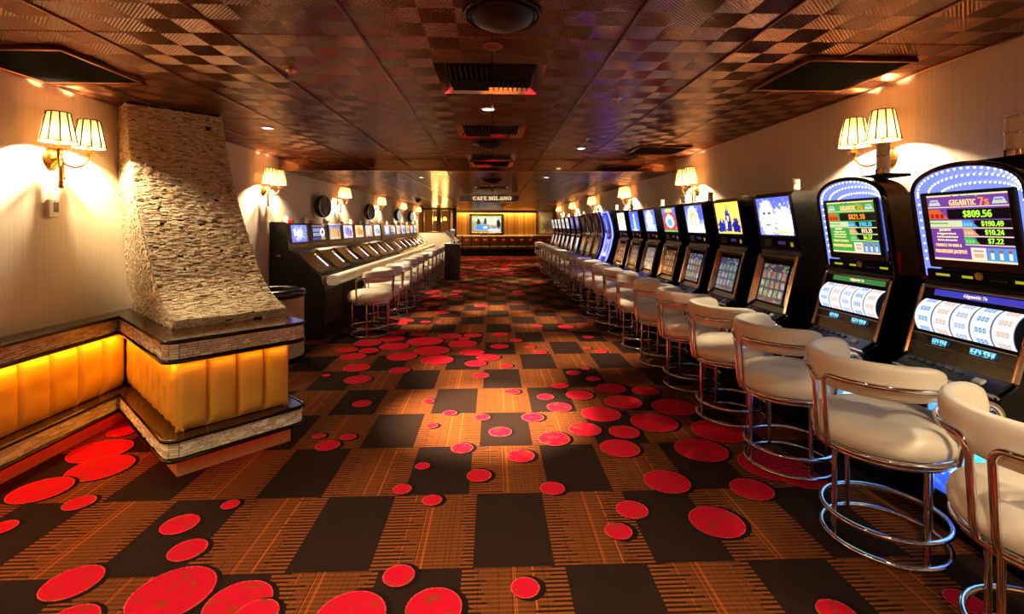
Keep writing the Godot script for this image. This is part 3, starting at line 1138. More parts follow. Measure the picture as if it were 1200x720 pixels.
	m = MB.new()
	m.lathe([Vector2(0.03, 0.0), Vector2(0.028, -0.006), Vector2(0.012, -0.01), Vector2(0.01, -0.025), Vector2(0.0, -0.026)], 16)
	part(sk, "escutcheon", m, M["chrome"])
	m = MB.new()
	m.tube([Vector3(-0.012, -0.02, 0), Vector3(-0.017, -0.034, 0), Vector3(0, -0.046, 0), Vector3(0.017, -0.034, 0), Vector3(0.012, -0.02, 0)], 0.0028, 6)
	m.lathe_sharp([Vector2(0.0, -0.046), Vector2(0.02, -0.048), Vector2(0.02, -0.05), Vector2(0.0, -0.05)], 12)
	part(sk, "deflector", m, M["brass"])
	for s in [[-1.143, 2.862, H, "left of the largest vent"], [0.866, 3.405, H, "right of the largest vent"], [0.95, 5.0, H, "on the right near the copper beam"]]:
		copy(sk, "sprinkler_head", "tiny chrome ceiling sprinkler %s" % s[3], V(s[0], s[2], s[1]), 0.0)
	sk.free()
	# dark square return grilles hung just under the panels
	for s in [[-2.40, 2.80, H, "on the left above the nearest sconce"], [1.94, 2.80, H, "on the right above the arched machines"], [1.90, 5.64, H, "on the right before the copper beam"]]:
		var g := thing("ceiling_grille", "black square ceiling grille in a copper frame %s" % s[3], "grille", V(s[0], s[2], s[1]), 0.0, "dark square ceiling grilles")
		m = MB.new()
		for q in [[-1, 0], [1, 0], [0, -1], [0, 1]]:
			m.box(Vector3(q[0] * 0.285, -0.012, q[1] * 0.285), Vector3(0.59 if q[0] == 0 else 0.02, 0.022, 0.59 if q[1] == 0 else 0.02), 0.003)
		part(g, "frame", m, M["copper_plain"])
		m = MB.new()
		m.box(Vector3(0, -0.012, 0), Vector3(0.555, 0.01, 0.555))
		for i in 36:
			m.box(Vector3(-0.27 + i * 0.0154, -0.018, 0), Vector3(0.004, 0.004, 0.55))
		part(g, "mesh_panel", m, M["black_matte"])
	# black camera dome far left
	var cam := thing("camera_dome", "black dome hanging from the far ceiling on the left", "dome", V(-2.0, HL, 13.4))
	m = MB.new()
	m.lathe([Vector2(0.09, 0.0), Vector2(0.085, -0.03), Vector2(0.075, -0.035), Vector2(0.07, -0.07), Vector2(0.045, -0.1), Vector2(0.0, -0.115)], 20)
	part(cam, "housing", m, M["black_gloss"])

# ------------------------------------------------------------------ pictures on screens (flat print only)
func picture(w: int, h: int, bg: Color, bg2: Color, shapes: Array, grain := 0.25, seed_ := 1) -> Image:
	var nz := FastNoiseLite.new()
	nz.seed = seed_
	nz.frequency = 0.06
	return image(w, h, func(x, y):
		var u := float(x) / w
		var v := float(y) / h
		var c := bg.lerp(bg2, v)
		c = c.lerp(Color.WHITE, clampf(grain * 1.6 * nz.get_noise_2d(x * 1.3, y * 1.3), 0, 1))
		for s in shapes:
			var k: float = nz.get_noise_2d(x * 2.2 + s[0] * 300.0, y * 2.2) * s[5]
			var q := Vector2((u - s[0]) / s[2], (v - s[1]) / s[3]).length() + k
			if q < 1.0:
				c = c.lerp(s[4], clampf((1.0 - q) * 8.0, 0, 1))
				c = c.darkened(clampf(grain * 1.5 * nz.get_noise_2d(x * 5.0 + 70.0, y * 5.0), 0, 0.8))
		return c)

func symbols(w: int, h: int, bg: Color, pal: Array, cols := 5, rows := 3, head := 0.2) -> Image:
	var im := Image.create(w, h, false, Image.FORMAT_RGB8)
	im.fill(bg)
	for i in 26:
		im.fill_rect(Rect2i(int(rng.randf() * w), int(rng.randf() * h * head), 2 + rng.randi() % 8, 1 + rng.randi() % 2), (pal[rng.randi() % pal.size()] as Color).lightened(0.2))
	var cw := w / float(cols)
	var rh := h * (0.9 - head) / rows
	for i in cols:
		for j in rows:
			var x := int(i * cw + cw * 0.08)
			var y := int(h * head + j * rh + rh * 0.06)
			im.fill_rect(Rect2i(x, y, int(cw * 0.86), int(rh * 0.88)), bg.lightened(0.25))
			var c: Color = pal[rng.randi() % pal.size()]
			for k in 7:
				im.fill_rect(Rect2i(x + int(cw * rng.randf_range(0.05, 0.5)), y + int(rh * rng.randf_range(0.05, 0.55)), 2 + int(cw * 0.22), 2 + int(rh * 0.22)), c.lerp(pal[rng.randi() % pal.size()], 0.35).lightened(rng.randf() * 0.35))
	for i in 14:
		im.fill_rect(Rect2i(int(rng.randf() * w), int(h * rng.randf_range(0.91, 0.99)), 3 + rng.randi() % 6, 1), pal[rng.randi() % pal.size()])
	return im

func reel_strip(tint: Color) -> Image:
	var im := Image.create(48, 64, false, Image.FORMAT_RGB8)
	im.fill(Color(0.93, 0.94, 1.0))
	for j in 4:
		var y := j * 16 + 3
		im.fill_rect(Rect2i(8, y, 32, 10), Color(0.78, 0.80, 0.92))
		for k in 3:
			im.fill_rect(Rect2i(11 + k * 9, y + 2, 6, 6), tint)
			im.fill_rect(Rect2i(13 + k * 9, y + 4, 2, 2), Color(0.95, 0.95, 1.0))
	im.fill_rect(Rect2i(0, 0, 2, 64), Color(0.5, 0.5, 0.6))
	im.fill_rect(Rect2i(46, 0, 2, 64), Color(0.5, 0.5, 0.6))
	return im

func prize_board(bg: Color, second: Color) -> Image:
	var w := 240
	var h := 200
	var im := Image.create(w, h, false, Image.FORMAT_RGB8)
	im.fill(bg)
	var cream := Color8(236, 214, 168)
	var orange := Color8(214, 92, 36)
	im.fill_rect(Rect2i(0, 0, w, 5), cream)
	im.fill_rect(Rect2i(0, 36, w, 3), cream)
	for x in [4, 196]:                              # small bar emblems beside the title
		for j in 9:
			im.fill_rect(Rect2i(x + j, 10 + 20 - j * 2, 40 - 2 * j, 2), Color8(190, 205, 190))
		im.fill_rect(Rect2i(x + 8, 18, 22, 5), Color8(140, 120, 190))
	for k in 4:
		for j in 7:
			for i in 7:
				if Vector2(i - 3, j - 3).length() < 3.4:
					im.set_pixel(80 + k * 24 + i, 2 + j, [Color8(200, 40, 40), Color8(50, 110, 190), Color8(70, 170, 70), Color8(180, 200, 60)][k])
	im.fill_rect(Rect2i(62, 44, 178, 30), Color8(14, 10, 12))
	for j in 30:
		im.fill_rect(Rect2i(0, 44 + j, 36 + j, 1), orange)
	for k in 3:
		im.fill_rect(Rect2i(6 + k * 16, 58, 11, 13), Color8(160, 30, 24))
	im.fill_rect(Rect2i(0, 78, 104, 20), Color8(206, 214, 170))
	im.fill_rect(Rect2i(0, 84, 60, 5), Color8(120, 170, 90))
	im.fill_rect(Rect2i(0, 100, 104, 2), cream)
	var tags := [Color8(60, 150, 205), Color8(205, 150, 100), Color8(70, 170, 80)]
	for r in 3:
		var y := 78 + r * 25
		im.fill_rect(Rect2i(140, y, 100, 20), Color8(14, 10, 12))
		im.fill_rect(Rect2i(104, y + 21, 136, 3), cream)
		for j in 20:
			im.fill_rect(Rect2i(104, y + j, 26 + j, 1), tags[r])
		for k in 3:
			im.fill_rect(Rect2i(108 + k * 9, y + 8, 6, 9), (tags[r] as Color).lightened(0.4))
	im.fill_rect(Rect2i(0, 194, w, 6), cream)
	im.fill_rect(Rect2i(118, 158, 44, 36), Color8(226, 218, 206))
	im.fill_rect(Rect2i(126, 166, 28, 4), Color8(190, 120, 90))
	im.fill_rect(Rect2i(126, 176, 28, 10), Color8(214, 170, 120))
	im.fill_rect(Rect2i(164, 158, 76, 36), second)
	for k in 3:
		im.fill_rect(Rect2i(172 + k * 24, 164, 11, 6), Color8(204, 60, 44))
		im.fill_rect(Rect2i(173 + k * 24, 172, 9, 18), Color8(236, 222, 190))
	return im

# ------------------------------------------------------------------ machine pieces
func candle_tower(t: Node3D, at: Vector3, r: float, tall: float, tray: bool) -> void:
	if tray:
		part(t, "tower_tray", bx(at + Vector3(0, 0.006, 0), Vector3(0.20, 0.016, 0.16), 0.004), M["black_matte"])
	var rings := [MB.new(), MB.new(), MB.new()]
	rings[0].lathe_sharp([Vector2(r * 1.12, 0.012), Vector2(r * 1.12, tall * 0.24), Vector2(r, tall * 0.26)], 18, at)
	rings[1].lathe_sharp([Vector2(r * 1.03, tall * 0.595), Vector2(r * 1.05, tall * 0.6), Vector2(r * 1.05, tall * 0.635), Vector2(r * 1.03, tall * 0.64)], 18, at)
	rings[2].lathe_sharp([Vector2(r * 1.05, tall * 0.96), Vector2(r * 1.05, tall), Vector2(0, tall)], 18, at)
	for c in rings:
		part(t, "tower_ring", c, M["chrome"])
	var w := MB.new()
	w.lathe_sharp([Vector2(r, tall * 0.25), Vector2(r, tall * 0.97)], 18, at)
	part(t, "tower_lens", w, mat("tower_lens", Color(0.88, 0.84, 0.78), 0.25))

func sloped(top: Vector2, bottom: Vector2) -> Transform3D:
	# frame of a panel between two points (z, y) of the profile: origin at its middle, y up the slope, z outwards
	var up := Vector3(0, top.y - bottom.y, top.x - bottom.x).normalized()
	return Transform3D(Basis(Vector3.RIGHT, up, Vector3.RIGHT.cross(up)), Vector3(0, (top.y + bottom.y) * 0.5, (top.x + bottom.x) * 0.5))

func panel(t: Node, called: String, f: Transform3D, c: Vector3, s: Vector3, b: float, m: Material) -> MeshInstance3D:
	var k := MB.new()
	k.x = f
	k.box(c, s, b)
	return part(t, called, k, m)

func face_quad(t: Node, called: String, f: Transform3D, c: Vector3, w: float, h: float, m: Material) -> MeshInstance3D:
	var k := MB.new()
	k.x = f
	k.quad(c + Vector3(-w / 2, -h / 2, 0), c + Vector3(w / 2, -h / 2, 0), c + Vector3(w / 2, h / 2, 0), c + Vector3(-w / 2, h / 2, 0))
	return part(t, called, k, m)

func deck(t: Node3D, w: float, rows: int) -> void:
	var f := sloped(Vector2(0.425, 0.795), Vector2(0.502, 0.748))
	panel(t, "button_deck", f, Vector3(0, 0, 0.006), Vector3(w - 0.05, 0.085, 0.014), 0.005, M["black_gloss"])
	for r in rows:
		for i in 6:
			panel(t, "button", f, Vector3(-w * 0.36 + i * 0.047, 0.016 - r * 0.030, 0.015), Vector3(0.034, 0.02, 0.012), 0.004, mat("button_key", Color(0.35, 0.34, 0.36), 0.25, 0.6))
	panel(t, "button", f, Vector3(w * 0.27, 0.0, 0.015), Vector3(0.045, 0.032, 0.014), 0.005, mat("button_pale", Color(0.72, 0.72, 0.70), 0.3))
	panel(t, "deck_trim", f, Vector3(0, -0.043, 0.002), Vector3(w - 0.02, 0.012, 0.02), 0.005, M["chrome"])

func arch_outline(w: float, y0: float, y1: float, y2: float, k: float) -> Array:
	# upright sides from y0 to y1, then an arch up to y2; shrunk about its middle by k metres
	var o := []
	var hw := w * 0.5 - k
	o.append(Vector2(-hw, y0 + k))
	for i in 5:
		o.append(Vector2(-hw, lerpf(y0 + k, y1, (i + 1) / 5.0)))
	for i in range(1, 24):
		var a := PI - PI * i / 24.0
		o.append(Vector2(hw * cos(a), y1 + (y2 - y1 - k) * pow(sin(a), 0.82)))
	for i in 5:
		o.append(Vector2(hw, lerpf(y1, y0 + k, i / 5.0)))
	o.append(Vector2(hw, y0 + k))
	return o

func lean(y: float) -> float:
	return 0.335 + (y - 1.157) * 0.155

func arch_row(o: Array, back: float) -> PackedVector3Array:
	var r := PackedVector3Array()
	for p in o:
		r.append(Vector3(p.x, p.y, lean(p.y) - back))
	return r

func arch_machine(label: String, at: Vector3, turn: float, first: bool) -> void:
	var t := thing("arched_slot_machine", label, "slot machine", at, turn, "arched slot machines")
	var w := 0.53
	var m := MB.new()
	m.profile([Vector2(0, 0), Vector2(0.34, 0), Vector2(0.34, 0.63), Vector2(0.485, 0.69), Vector2(0.505, 0.72), Vector2(0.502, 0.745), Vector2(0.43, 0.79), Vector2(0.335, 1.135), Vector2(0.335, 1.158), Vector2(0.25, 1.158), Vector2(0.25, 1.60), Vector2(0, 1.60)], -w / 2 + 0.006, w / 2 - 0.006)
	part(t, "cabinet", m, M["black_gloss"])
	# arched head: outer barrel, black rim, blue bowl whose glow stands in for LED light
	var y0 := 1.16
	var y1 := 1.56
	var y2 := 1.70
	m = MB.new()
	m.grid([arch_row(arch_outline(w, y0, y1, y2, 0.0), 0.0), arch_row(arch_outline(w, y0, y1, y2, 0.0), 0.14)])
	part(t, "head_shell", m, M["bronze"])
	m = MB.new()
	m.grid([arch_row(arch_outline(w, y0, y1, y2, 0.02), -0.002), arch_row(arch_outline(w, y0, y1, y2, 0.008), -0.012), arch_row(arch_outline(w, y0, y1, y2, -0.002), -0.004), arch_row(arch_outline(w, y0, y1, y2, -0.002), 0.02)])
	part(t, "head_rim", m, M["black_trim"])
	m = MB.new()
	var bowl := [arch_row(arch_outline(w, y0, y1, y2, 0.018), 0.0), arch_row(arch_outline(w, y0, y1, y2, 0.04), 0.03), arch_row(arch_outline(w, y0, y1, y2, 0.075), 0.06), arch_row(arch_outline(w, y0, y1, y2, 0.12), 0.085)]
	m.grid(bowl)
	part(t, "led_lit_bowl", m, glow("blue_bowl_painted_glow", Color(0.52, 0.58, 1.0), 0.9))
	m = MB.new()
	var inner: PackedVector3Array = bowl[3]
	for i in range(1, inner.size() - 1):
		m.tri(inner[0], inner[i], inner[i + 1], Vector3.BACK, Vector3.BACK, Vector3.BACK)
	part(t, "back_plate", m, glow("blue_plate_painted_glow", Color(0.42, 0.48, 0.95), 0.6))  # plate glows in place of the LED light falling on it
	# strings of tiny white lamps round the bowl
	m = MB.new()
	for q in [[0.027, 0.012], [0.055, 0.04], [0.09, 0.066]]:
		var row := arch_row(arch_outline(w, y0, y1, y2, q[0]), q[1])
		for i in range(1, row.size() - 1):
			for h in (2 if row[i].y < y1 else 1):
				var c: Vector3 = row[i].lerp(row[mini(i + 1, row.size() - 1)], h * 0.5)
				if c.y < y1 and q[0] > 0.03:
					continue
				m.box(c + Vector3(0, 0, 0.004), Vector3(0.009, 0.009, 0.007), 0.003)
	part(t, "led_string", m, glow("white_led", Color(0.85, 0.90, 1.0), 4.0))
	m = MB.new()
	for s in [-1.0, 1.0]:
		m.box(Vector3(s * (w * 0.5 - 0.002), 1.22, lean(1.22) - 0.02), Vector3(0.008, 0.12, 0.04), 0.003)
	part(t, "red_side_lens", m, M["red_plastic"])
	# top screen on its black bezel
	var up := sloped(Vector2(lean(1.60), 1.60), Vector2(lean(1.157), 1.157))
	var bz := panel(t, "top_bezel", up, Vector3(0.0, 0.022, -0.006), Vector3(0.435, 0.355, 0.022), 0.006, M["black_gloss"])
	var green := not first
	var key := "prize_board_a" if first else "prize_board_b"
	var board := prize_board(Color8(112, 60, 150), Color8(70, 150, 215)) if first else prize_board(Color8(60, 160, 60), Color8(80, 150, 210))
	var sc := Vector3(0.008, 0.035, 0.0062)
	face_quad(bz, "top_display", up, sc, 0.37, 0.30, screen(key, board, 1.0))
	var lit := glow("text_green", Color8(170, 235, 60), 1.1)
	var cream := glow("text_cream", Color8(250, 225, 170), 1.0)
	var fire := glow("text_orange", Color8(245, 130, 40), 1.1)
	var sky := glow("text_sky", Color8(90, 190, 245), 1.1)
	var title := glow("text_title", Color8(250, 205, 130), 1.0)
	var txt := func(s: String, u: float, v: float, h: float, mm: Material, sq := 1.0) -> void:
		words(bz, s, up * (sc + Vector3((u - 0.5) * 0.37, (0.5 - v) * 0.30, 0.001)), h, mm, "lettering", up.basis, false, sq)
	txt.call("GIGANTIC", 0.47, 0.125, 0.026, title, 0.72)
	words(bz, "7s", up * (sc + Vector3(0.085, 0.1135, 0.001)), 0.034, fire, "lettering", up.basis)
	txt.call("$809.56" if first else "$821.10", 0.63, 0.297, 0.030, lit if first else fire, 0.85)
	txt.call("$190.49" if first else "$182.35", 0.79, 0.44, 0.022, lit if first else sky, 0.85)
	txt.call("$10.24" if first else "$13.25", 0.80, 0.565, 0.022, lit if first else cream, 0.85)
	txt.call("$7.22" if first else "$6.57", 0.80, 0.69, 0.022, lit, 0.85)
	txt.call("JACKPOT", 0.20, 0.535, 0.010, cream)
	txt.call("is triggered when it", 0.21, 0.59, 0.008, cream, 0.9)
	txt.call("reach the number bet of", 0.215, 0.64, 0.008, cream, 0.8)
	txt.call("the bet, bet now the", 0.21, 0.69, 0.008, cream, 0.9)
	txt.call("CHANCE TO WIN A", 0.215, 0.77, 0.013, title, 0.8)
	txt.call("PROGRESSIVE JACKPOT!", 0.235, 0.865, 0.016, title, 0.62)
	# information strip under the screen
	panel(t, "info_strip", up, Vector3(0, -0.19, -0.004), Vector3(0.47, 0.05, 0.02), 0.004, M["black_matte"])
	for q in [[-0.15, 0.07], [-0.03, 0.05], [0.20, 0.055]]:
		panel(t, "label_plate", up, Vector3(q[0], -0.188, 0.0065), Vector3(q[1], 0.011, 0.002), 0.0005, glow("label_lit", Color8(205, 205, 40), 0.55))
	var em := MB.new()
	em.lathe([Vector2(0.018, -0.002), Vector2(0.017, 0.003), Vector2(0.0, 0.004)], 18, up * Vector3(0.025, -0.178, 0.008), up.basis * Basis(Vector3.RIGHT, PI / 2))
	part(t, "round_badge", em, mat("badge", Color(0.72, 0.55, 0.08), 0.4))
	for i in 6:
		panel(t, "status_light", up, Vector3(0.075 + i * 0.012, -0.192, 0.0065), Vector3(0.006, 0.006, 0.002), 0.0005, M["red_plastic"] if i == 5 else mat("violet_dot", Color(0.32, 0.25, 0.55), 0.4))
	# lower slope: chrome sides, sign strip, five reels, meters
	var lo := sloped(Vector2(0.335, 1.135), Vector2(0.43, 0.80))
	for s in [-1.0, 1.0]:
		panel(t, "chrome_side", lo, Vector3(s * 0.253, 0.0, 0.008), Vector3(0.022, 0.348, 0.024), 0.007, M["chrome"])
	panel(t, "chrome_rail", lo, Vector3(0, 0.168, 0.010), Vector3(0.49, 0.014, 0.02), 0.004, M["bronze"])
	panel(t, "chrome_rail", lo, Vector3(0, -0.064, 0.008), Vector3(0.48, 0.008, 0.012), 0.003, M["bronze"])
	panel(t, "chrome_rail", lo, Vector3(0, -0.110, 0.006), Vector3(0.48, 0.005, 0.008), 0.002, M["bronze"])
	panel(t, "reel_window", lo, Vector3(0, 0.03, 0.001), Vector3(0.46, 0.18, 0.004), 0.0, M["black_matte"])
	var sg := panel(t, "sign_strip", lo, Vector3(0.015, 0.142, 0.008), Vector3(0.40, 0.028, 0.008), 0.002, glow("strip_a" if first else "strip_b", Color8(60, 60, 190) if first else Color8(60, 130, 60), 0.8))
	words(sg, "Gigantic 7s", lo * Vector3(0.015, 0.142, 0.0128), 0.014, cream, "lettering", lo.basis, true)
	for i in 5:
		var k := MB.new()
		k.x = lo * Transform3D(Basis(Vector3.BACK, PI / 2), Vector3(-0.184 + i * 0.092, 0.03, -0.058))
		var rows := []
		for a in 15:
			var an := deg_to_rad(-58.0 + 116.0 * a / 14.0)
			rows.append(PackedVector3Array([Vector3(0.097 * sin(an), -0.045, 0.097 * cos(an)), Vector3(0.097 * sin(an), 0.045, 0.097 * cos(an))]))
		k.grid(rows)
		part(t, "reel_light", k, screen("reel_%d" % (i % 3), reel_strip([Color8(70, 130, 190), Color8(210, 160, 90), Color8(150, 150, 180)][i % 3]), 1.15))
	for q in [[-0.10, 0.075], [0.10, 0.11]]:
		var im := symbols(40, 12, Color8(8, 14, 26), [Color8(90, 200, 250)], 6, 1, 0.1)
		face_quad(t, "meter_display", lo, Vector3(q[0], -0.087, 0.006), q[1], 0.026, screen("meter", im, 1.2))
	deck(t, w, 1)
	# lit glass on the front of the base
	var fl := sloped(Vector2(0.34, 0.62), Vector2(0.34, 0.10))
	var art := picture(64, 64, Color8(70, 150, 235), Color8(30, 60, 190), [[0.5, 0.5, 0.36, 0.4, Color8(180, 225, 250), 0.5], [0.5, 0.55, 0.2, 0.25, Color8(70, 200, 230), 0.5]], 0.3, 9)
	panel(t, "belly_frame", fl, Vector3(0, 0.02, 0.006), Vector3(0.47, 0.44, 0.014), 0.004, M["chrome"])
	face_quad(t, "belly_light", fl, Vector3(0, 0.02, 0.0135), 0.44, 0.41, screen("belly_art", art, 1.6))
	panel(t, "ticket_slot", fl, Vector3(0.12, 0.23, 0.03), Vector3(0.12, 0.016, 0.04), 0.004, glow("ticket_green", Color8(60, 220, 70), 0.5))
	var kn := MB.new()
	kn.lathe([Vector2(0.0, 0.05), Vector2(0.018, 0.045), Vector2(0.026, 0.025), Vector2(0.02, 0.008), Vector2(0.012, 0.0)], 16, Vector3(0.235, 0.715, 0.50), Basis(Vector3.RIGHT, PI / 2))
	part(t, "lock_knob", kn, M["chrome"])
	candle_tower(t, Vector3(0.10, 1.693, 0.27), 0.033, 0.19, true)

func flat_proto() -> Node3D:
	var t := Node3D.new()
	tag(t, "", "slot machine", "flat-topped video slot machines along the right wall")
	var w := 0.50
	var m := MB.new()
	m.profile([Vector2(0, 0), Vector2(0.34, 0), Vector2(0.34, 0.63), Vector2(0.485, 0.69), Vector2(0.505, 0.72), Vector2(0.502, 0.745), Vector2(0.43, 0.79), Vector2(0.33, 1.21), Vector2(0.33, 1.235), Vector2(0.40, 1.64), Vector2(0.37, 1.665), Vector2(0, 1.665)], -w / 2, w / 2)
	part(t, "cabinet", m, M["black_gloss"])
	var up := sloped(Vector2(0.40, 1.64), Vector2(0.33, 1.235))
	panel(t, "top_bezel", up, Vector3(0, 0.052, 0.003), Vector3(0.485, 0.305, 0.010), 0.003, mat("grey_bezel", Color(0.22, 0.22, 0.25), 0.25, 0.6))
	face_quad(t, "top_display", up, Vector3(0.012, 0.055, 0.0085), 0.425, 0.28, M["black_gloss"])
	panel(t, "bill_strip", up, Vector3(0, -0.15, 0.004), Vector3(0.47, 0.085, 0.014), 0.004, M["black_matte"])
	panel(t, "bill_slot", up, Vector3(-0.10, -0.145, 0.014), Vector3(0.10, 0.05, 0.016), 0.004, mat("slot_grey", Color(0.12, 0.12, 0.13), 0.35, 0.5))
	panel(t, "meter_display", up, Vector3(0.06, -0.14, 0.0115), Vector3(0.09, 0.022, 0.002), 0.0, glow("meter_violet", Color8(90, 60, 150), 0.35))
	panel(t, "yellow_label", up, Vector3(0.18, -0.15, 0.0115), Vector3(0.03, 0.03, 0.002), 0.0, glow("label_gold", Color8(220, 190, 40), 0.4))
	var lo := sloped(Vector2(0.33, 1.21), Vector2(0.43, 0.80))
	for s in [-1.0, 1.0]:
		panel(t, "chrome_side", lo, Vector3(s * 0.238, 0.0, 0.010), Vector3(0.024, 0.415, 0.030), 0.009, M["chrome"])
		var k := MB.new()
		k.x = lo
		k.quad(Vector3(s * 0.226, -0.19, 0.020), Vector3(s * 0.175, -0.15, 0.002), Vector3(s * 0.175, 0.15, 0.002), Vector3(s * 0.226, 0.19, 0.020))
		part(t, "mirror_cheek", k, M["chrome"])
	panel(t, "chrome_rail", lo, Vector3(0, 0.195, 0.012), Vector3(0.47, 0.022, 0.026), 0.007, M["bronze"])
	panel(t, "screen_bezel", lo, Vector3(0, 0.0, 0.001), Vector3(0.36, 0.335, 0.006), 0.002, M["black_matte"])
	face_quad(t, "reel_display", lo, Vector3(0, -0.01, 0.0048), 0.32, 0.285, M["black_gloss"])
	deck(t, w, 2)
	part(t, "belly_glass", bx(Vector3(0, 0.36, 0.345), Vector3(0.44, 0.40, 0.012), 0.004), mat("belly_dark", Color(0.05, 0.05, 0.07), 0.1))
	candle_tower(t, Vector3(0.02, 1.663, 0.22), 0.026, 0.105, false)
	return t

func curved_proto(blue: bool) -> Node3D:
	var t := Node3D.new()
	tag(t, "", "slot machine", "" if blue else "dark curved slot machines")
	var w := 0.56
	var prof := []
	for i in 17:
		var f := i / 16.0
		var y := lerpf(1.66, 0.80, f)
		prof.append(Vector2(0.32 + 0.10 * pow(absf(f - 0.47) / 0.5, 1.8) + (0.02 if f > 0.5 else 0.0) * f, y))
	var poly := [Vector2(0, 0), Vector2(0.34, 0), Vector2(0.34, 0.63), Vector2(0.485, 0.69), Vector2(0.505, 0.72), Vector2(0.502, 0.745)]
	for i in range(prof.size() - 1, -1, -1):
		poly.append(prof[i])
	poly.append(Vector2(0.38, 1.69))
	poly.append(Vector2(0, 1.69))
	var m := MB.new()
	m.profile(poly, -w / 2, w / 2)
	part(t, "cabinet", m, M["black_gloss"])
	for s in [-1.0, 1.0]:
		for off in [0.0, 0.035] if blue else [0.0]:
			var pts := []
			for p in prof:
				pts.append(Vector3(s * (w / 2 - 0.012 - off), p.y, p.x + 0.012))
			m = MB.new()
			m.tube(pts, 0.009 if blue else 0.014, 8)
			part(t, "neon_tube" if blue else "chrome_side", m, glow("blue_neon", Color(0.22, 0.26, 1.0), 9.0) if blue else M["chrome"])
	if blue:
		m = MB.new()
		m.tube([Vector3(-w / 2 + 0.012, 1.665, 0.42), Vector3(w / 2 - 0.012, 1.665, 0.42)], 0.009, 8)
		part(t, "neon_tube", m, M["blue_neon"])
	var up := sloped(Vector2(0.42, 1.64), Vector2(0.335, 1.26))
	var im := picture(48, 48, Color8(70, 80, 200), Color8(20, 25, 90), [[0.5, 0.5, 0.25, 0.4, Color8(130, 150, 240), 0.7]], 0.4, 31) if blue else picture(48, 48, Color8(40, 32, 30), Color8(22, 18, 20), [[0.5, 0.4, 0.3, 0.3, Color8(90, 70, 56), 0.7]], 0.2, 32)
	face_quad(t, "top_display", up, Vector3(0, 0, 0.012), 0.40, 0.34, screen("curve_top_%s" % blue, im, 0.9 if blue else 0.5))
	var lo := sloped(Vector2(0.325, 1.20), Vector2(0.43, 0.84))
	var im2 := picture(48, 48, Color8(150, 165, 235), Color8(190, 200, 240), [[0.5, 0.5, 0.3, 0.3, Color8(120, 130, 220), 0.7]], 0.4, 33) if blue else picture(48, 48, Color8(60, 50, 46), Color8(30, 26, 26), [[0.5, 0.5, 0.3, 0.3, Color8(120, 100, 80), 0.7]], 0.3, 34)
	face_quad(t, "reel_display", lo, Vector3(0, 0, 0.022), 0.40, 0.32, screen("curve_low_%s" % blue, im2, 0.8 if blue else 0.5))
	deck(t, w, 1)
	candle_tower(t, Vector3(0.02, 1.688, 0.2), 0.026, 0.12, false)
	return t

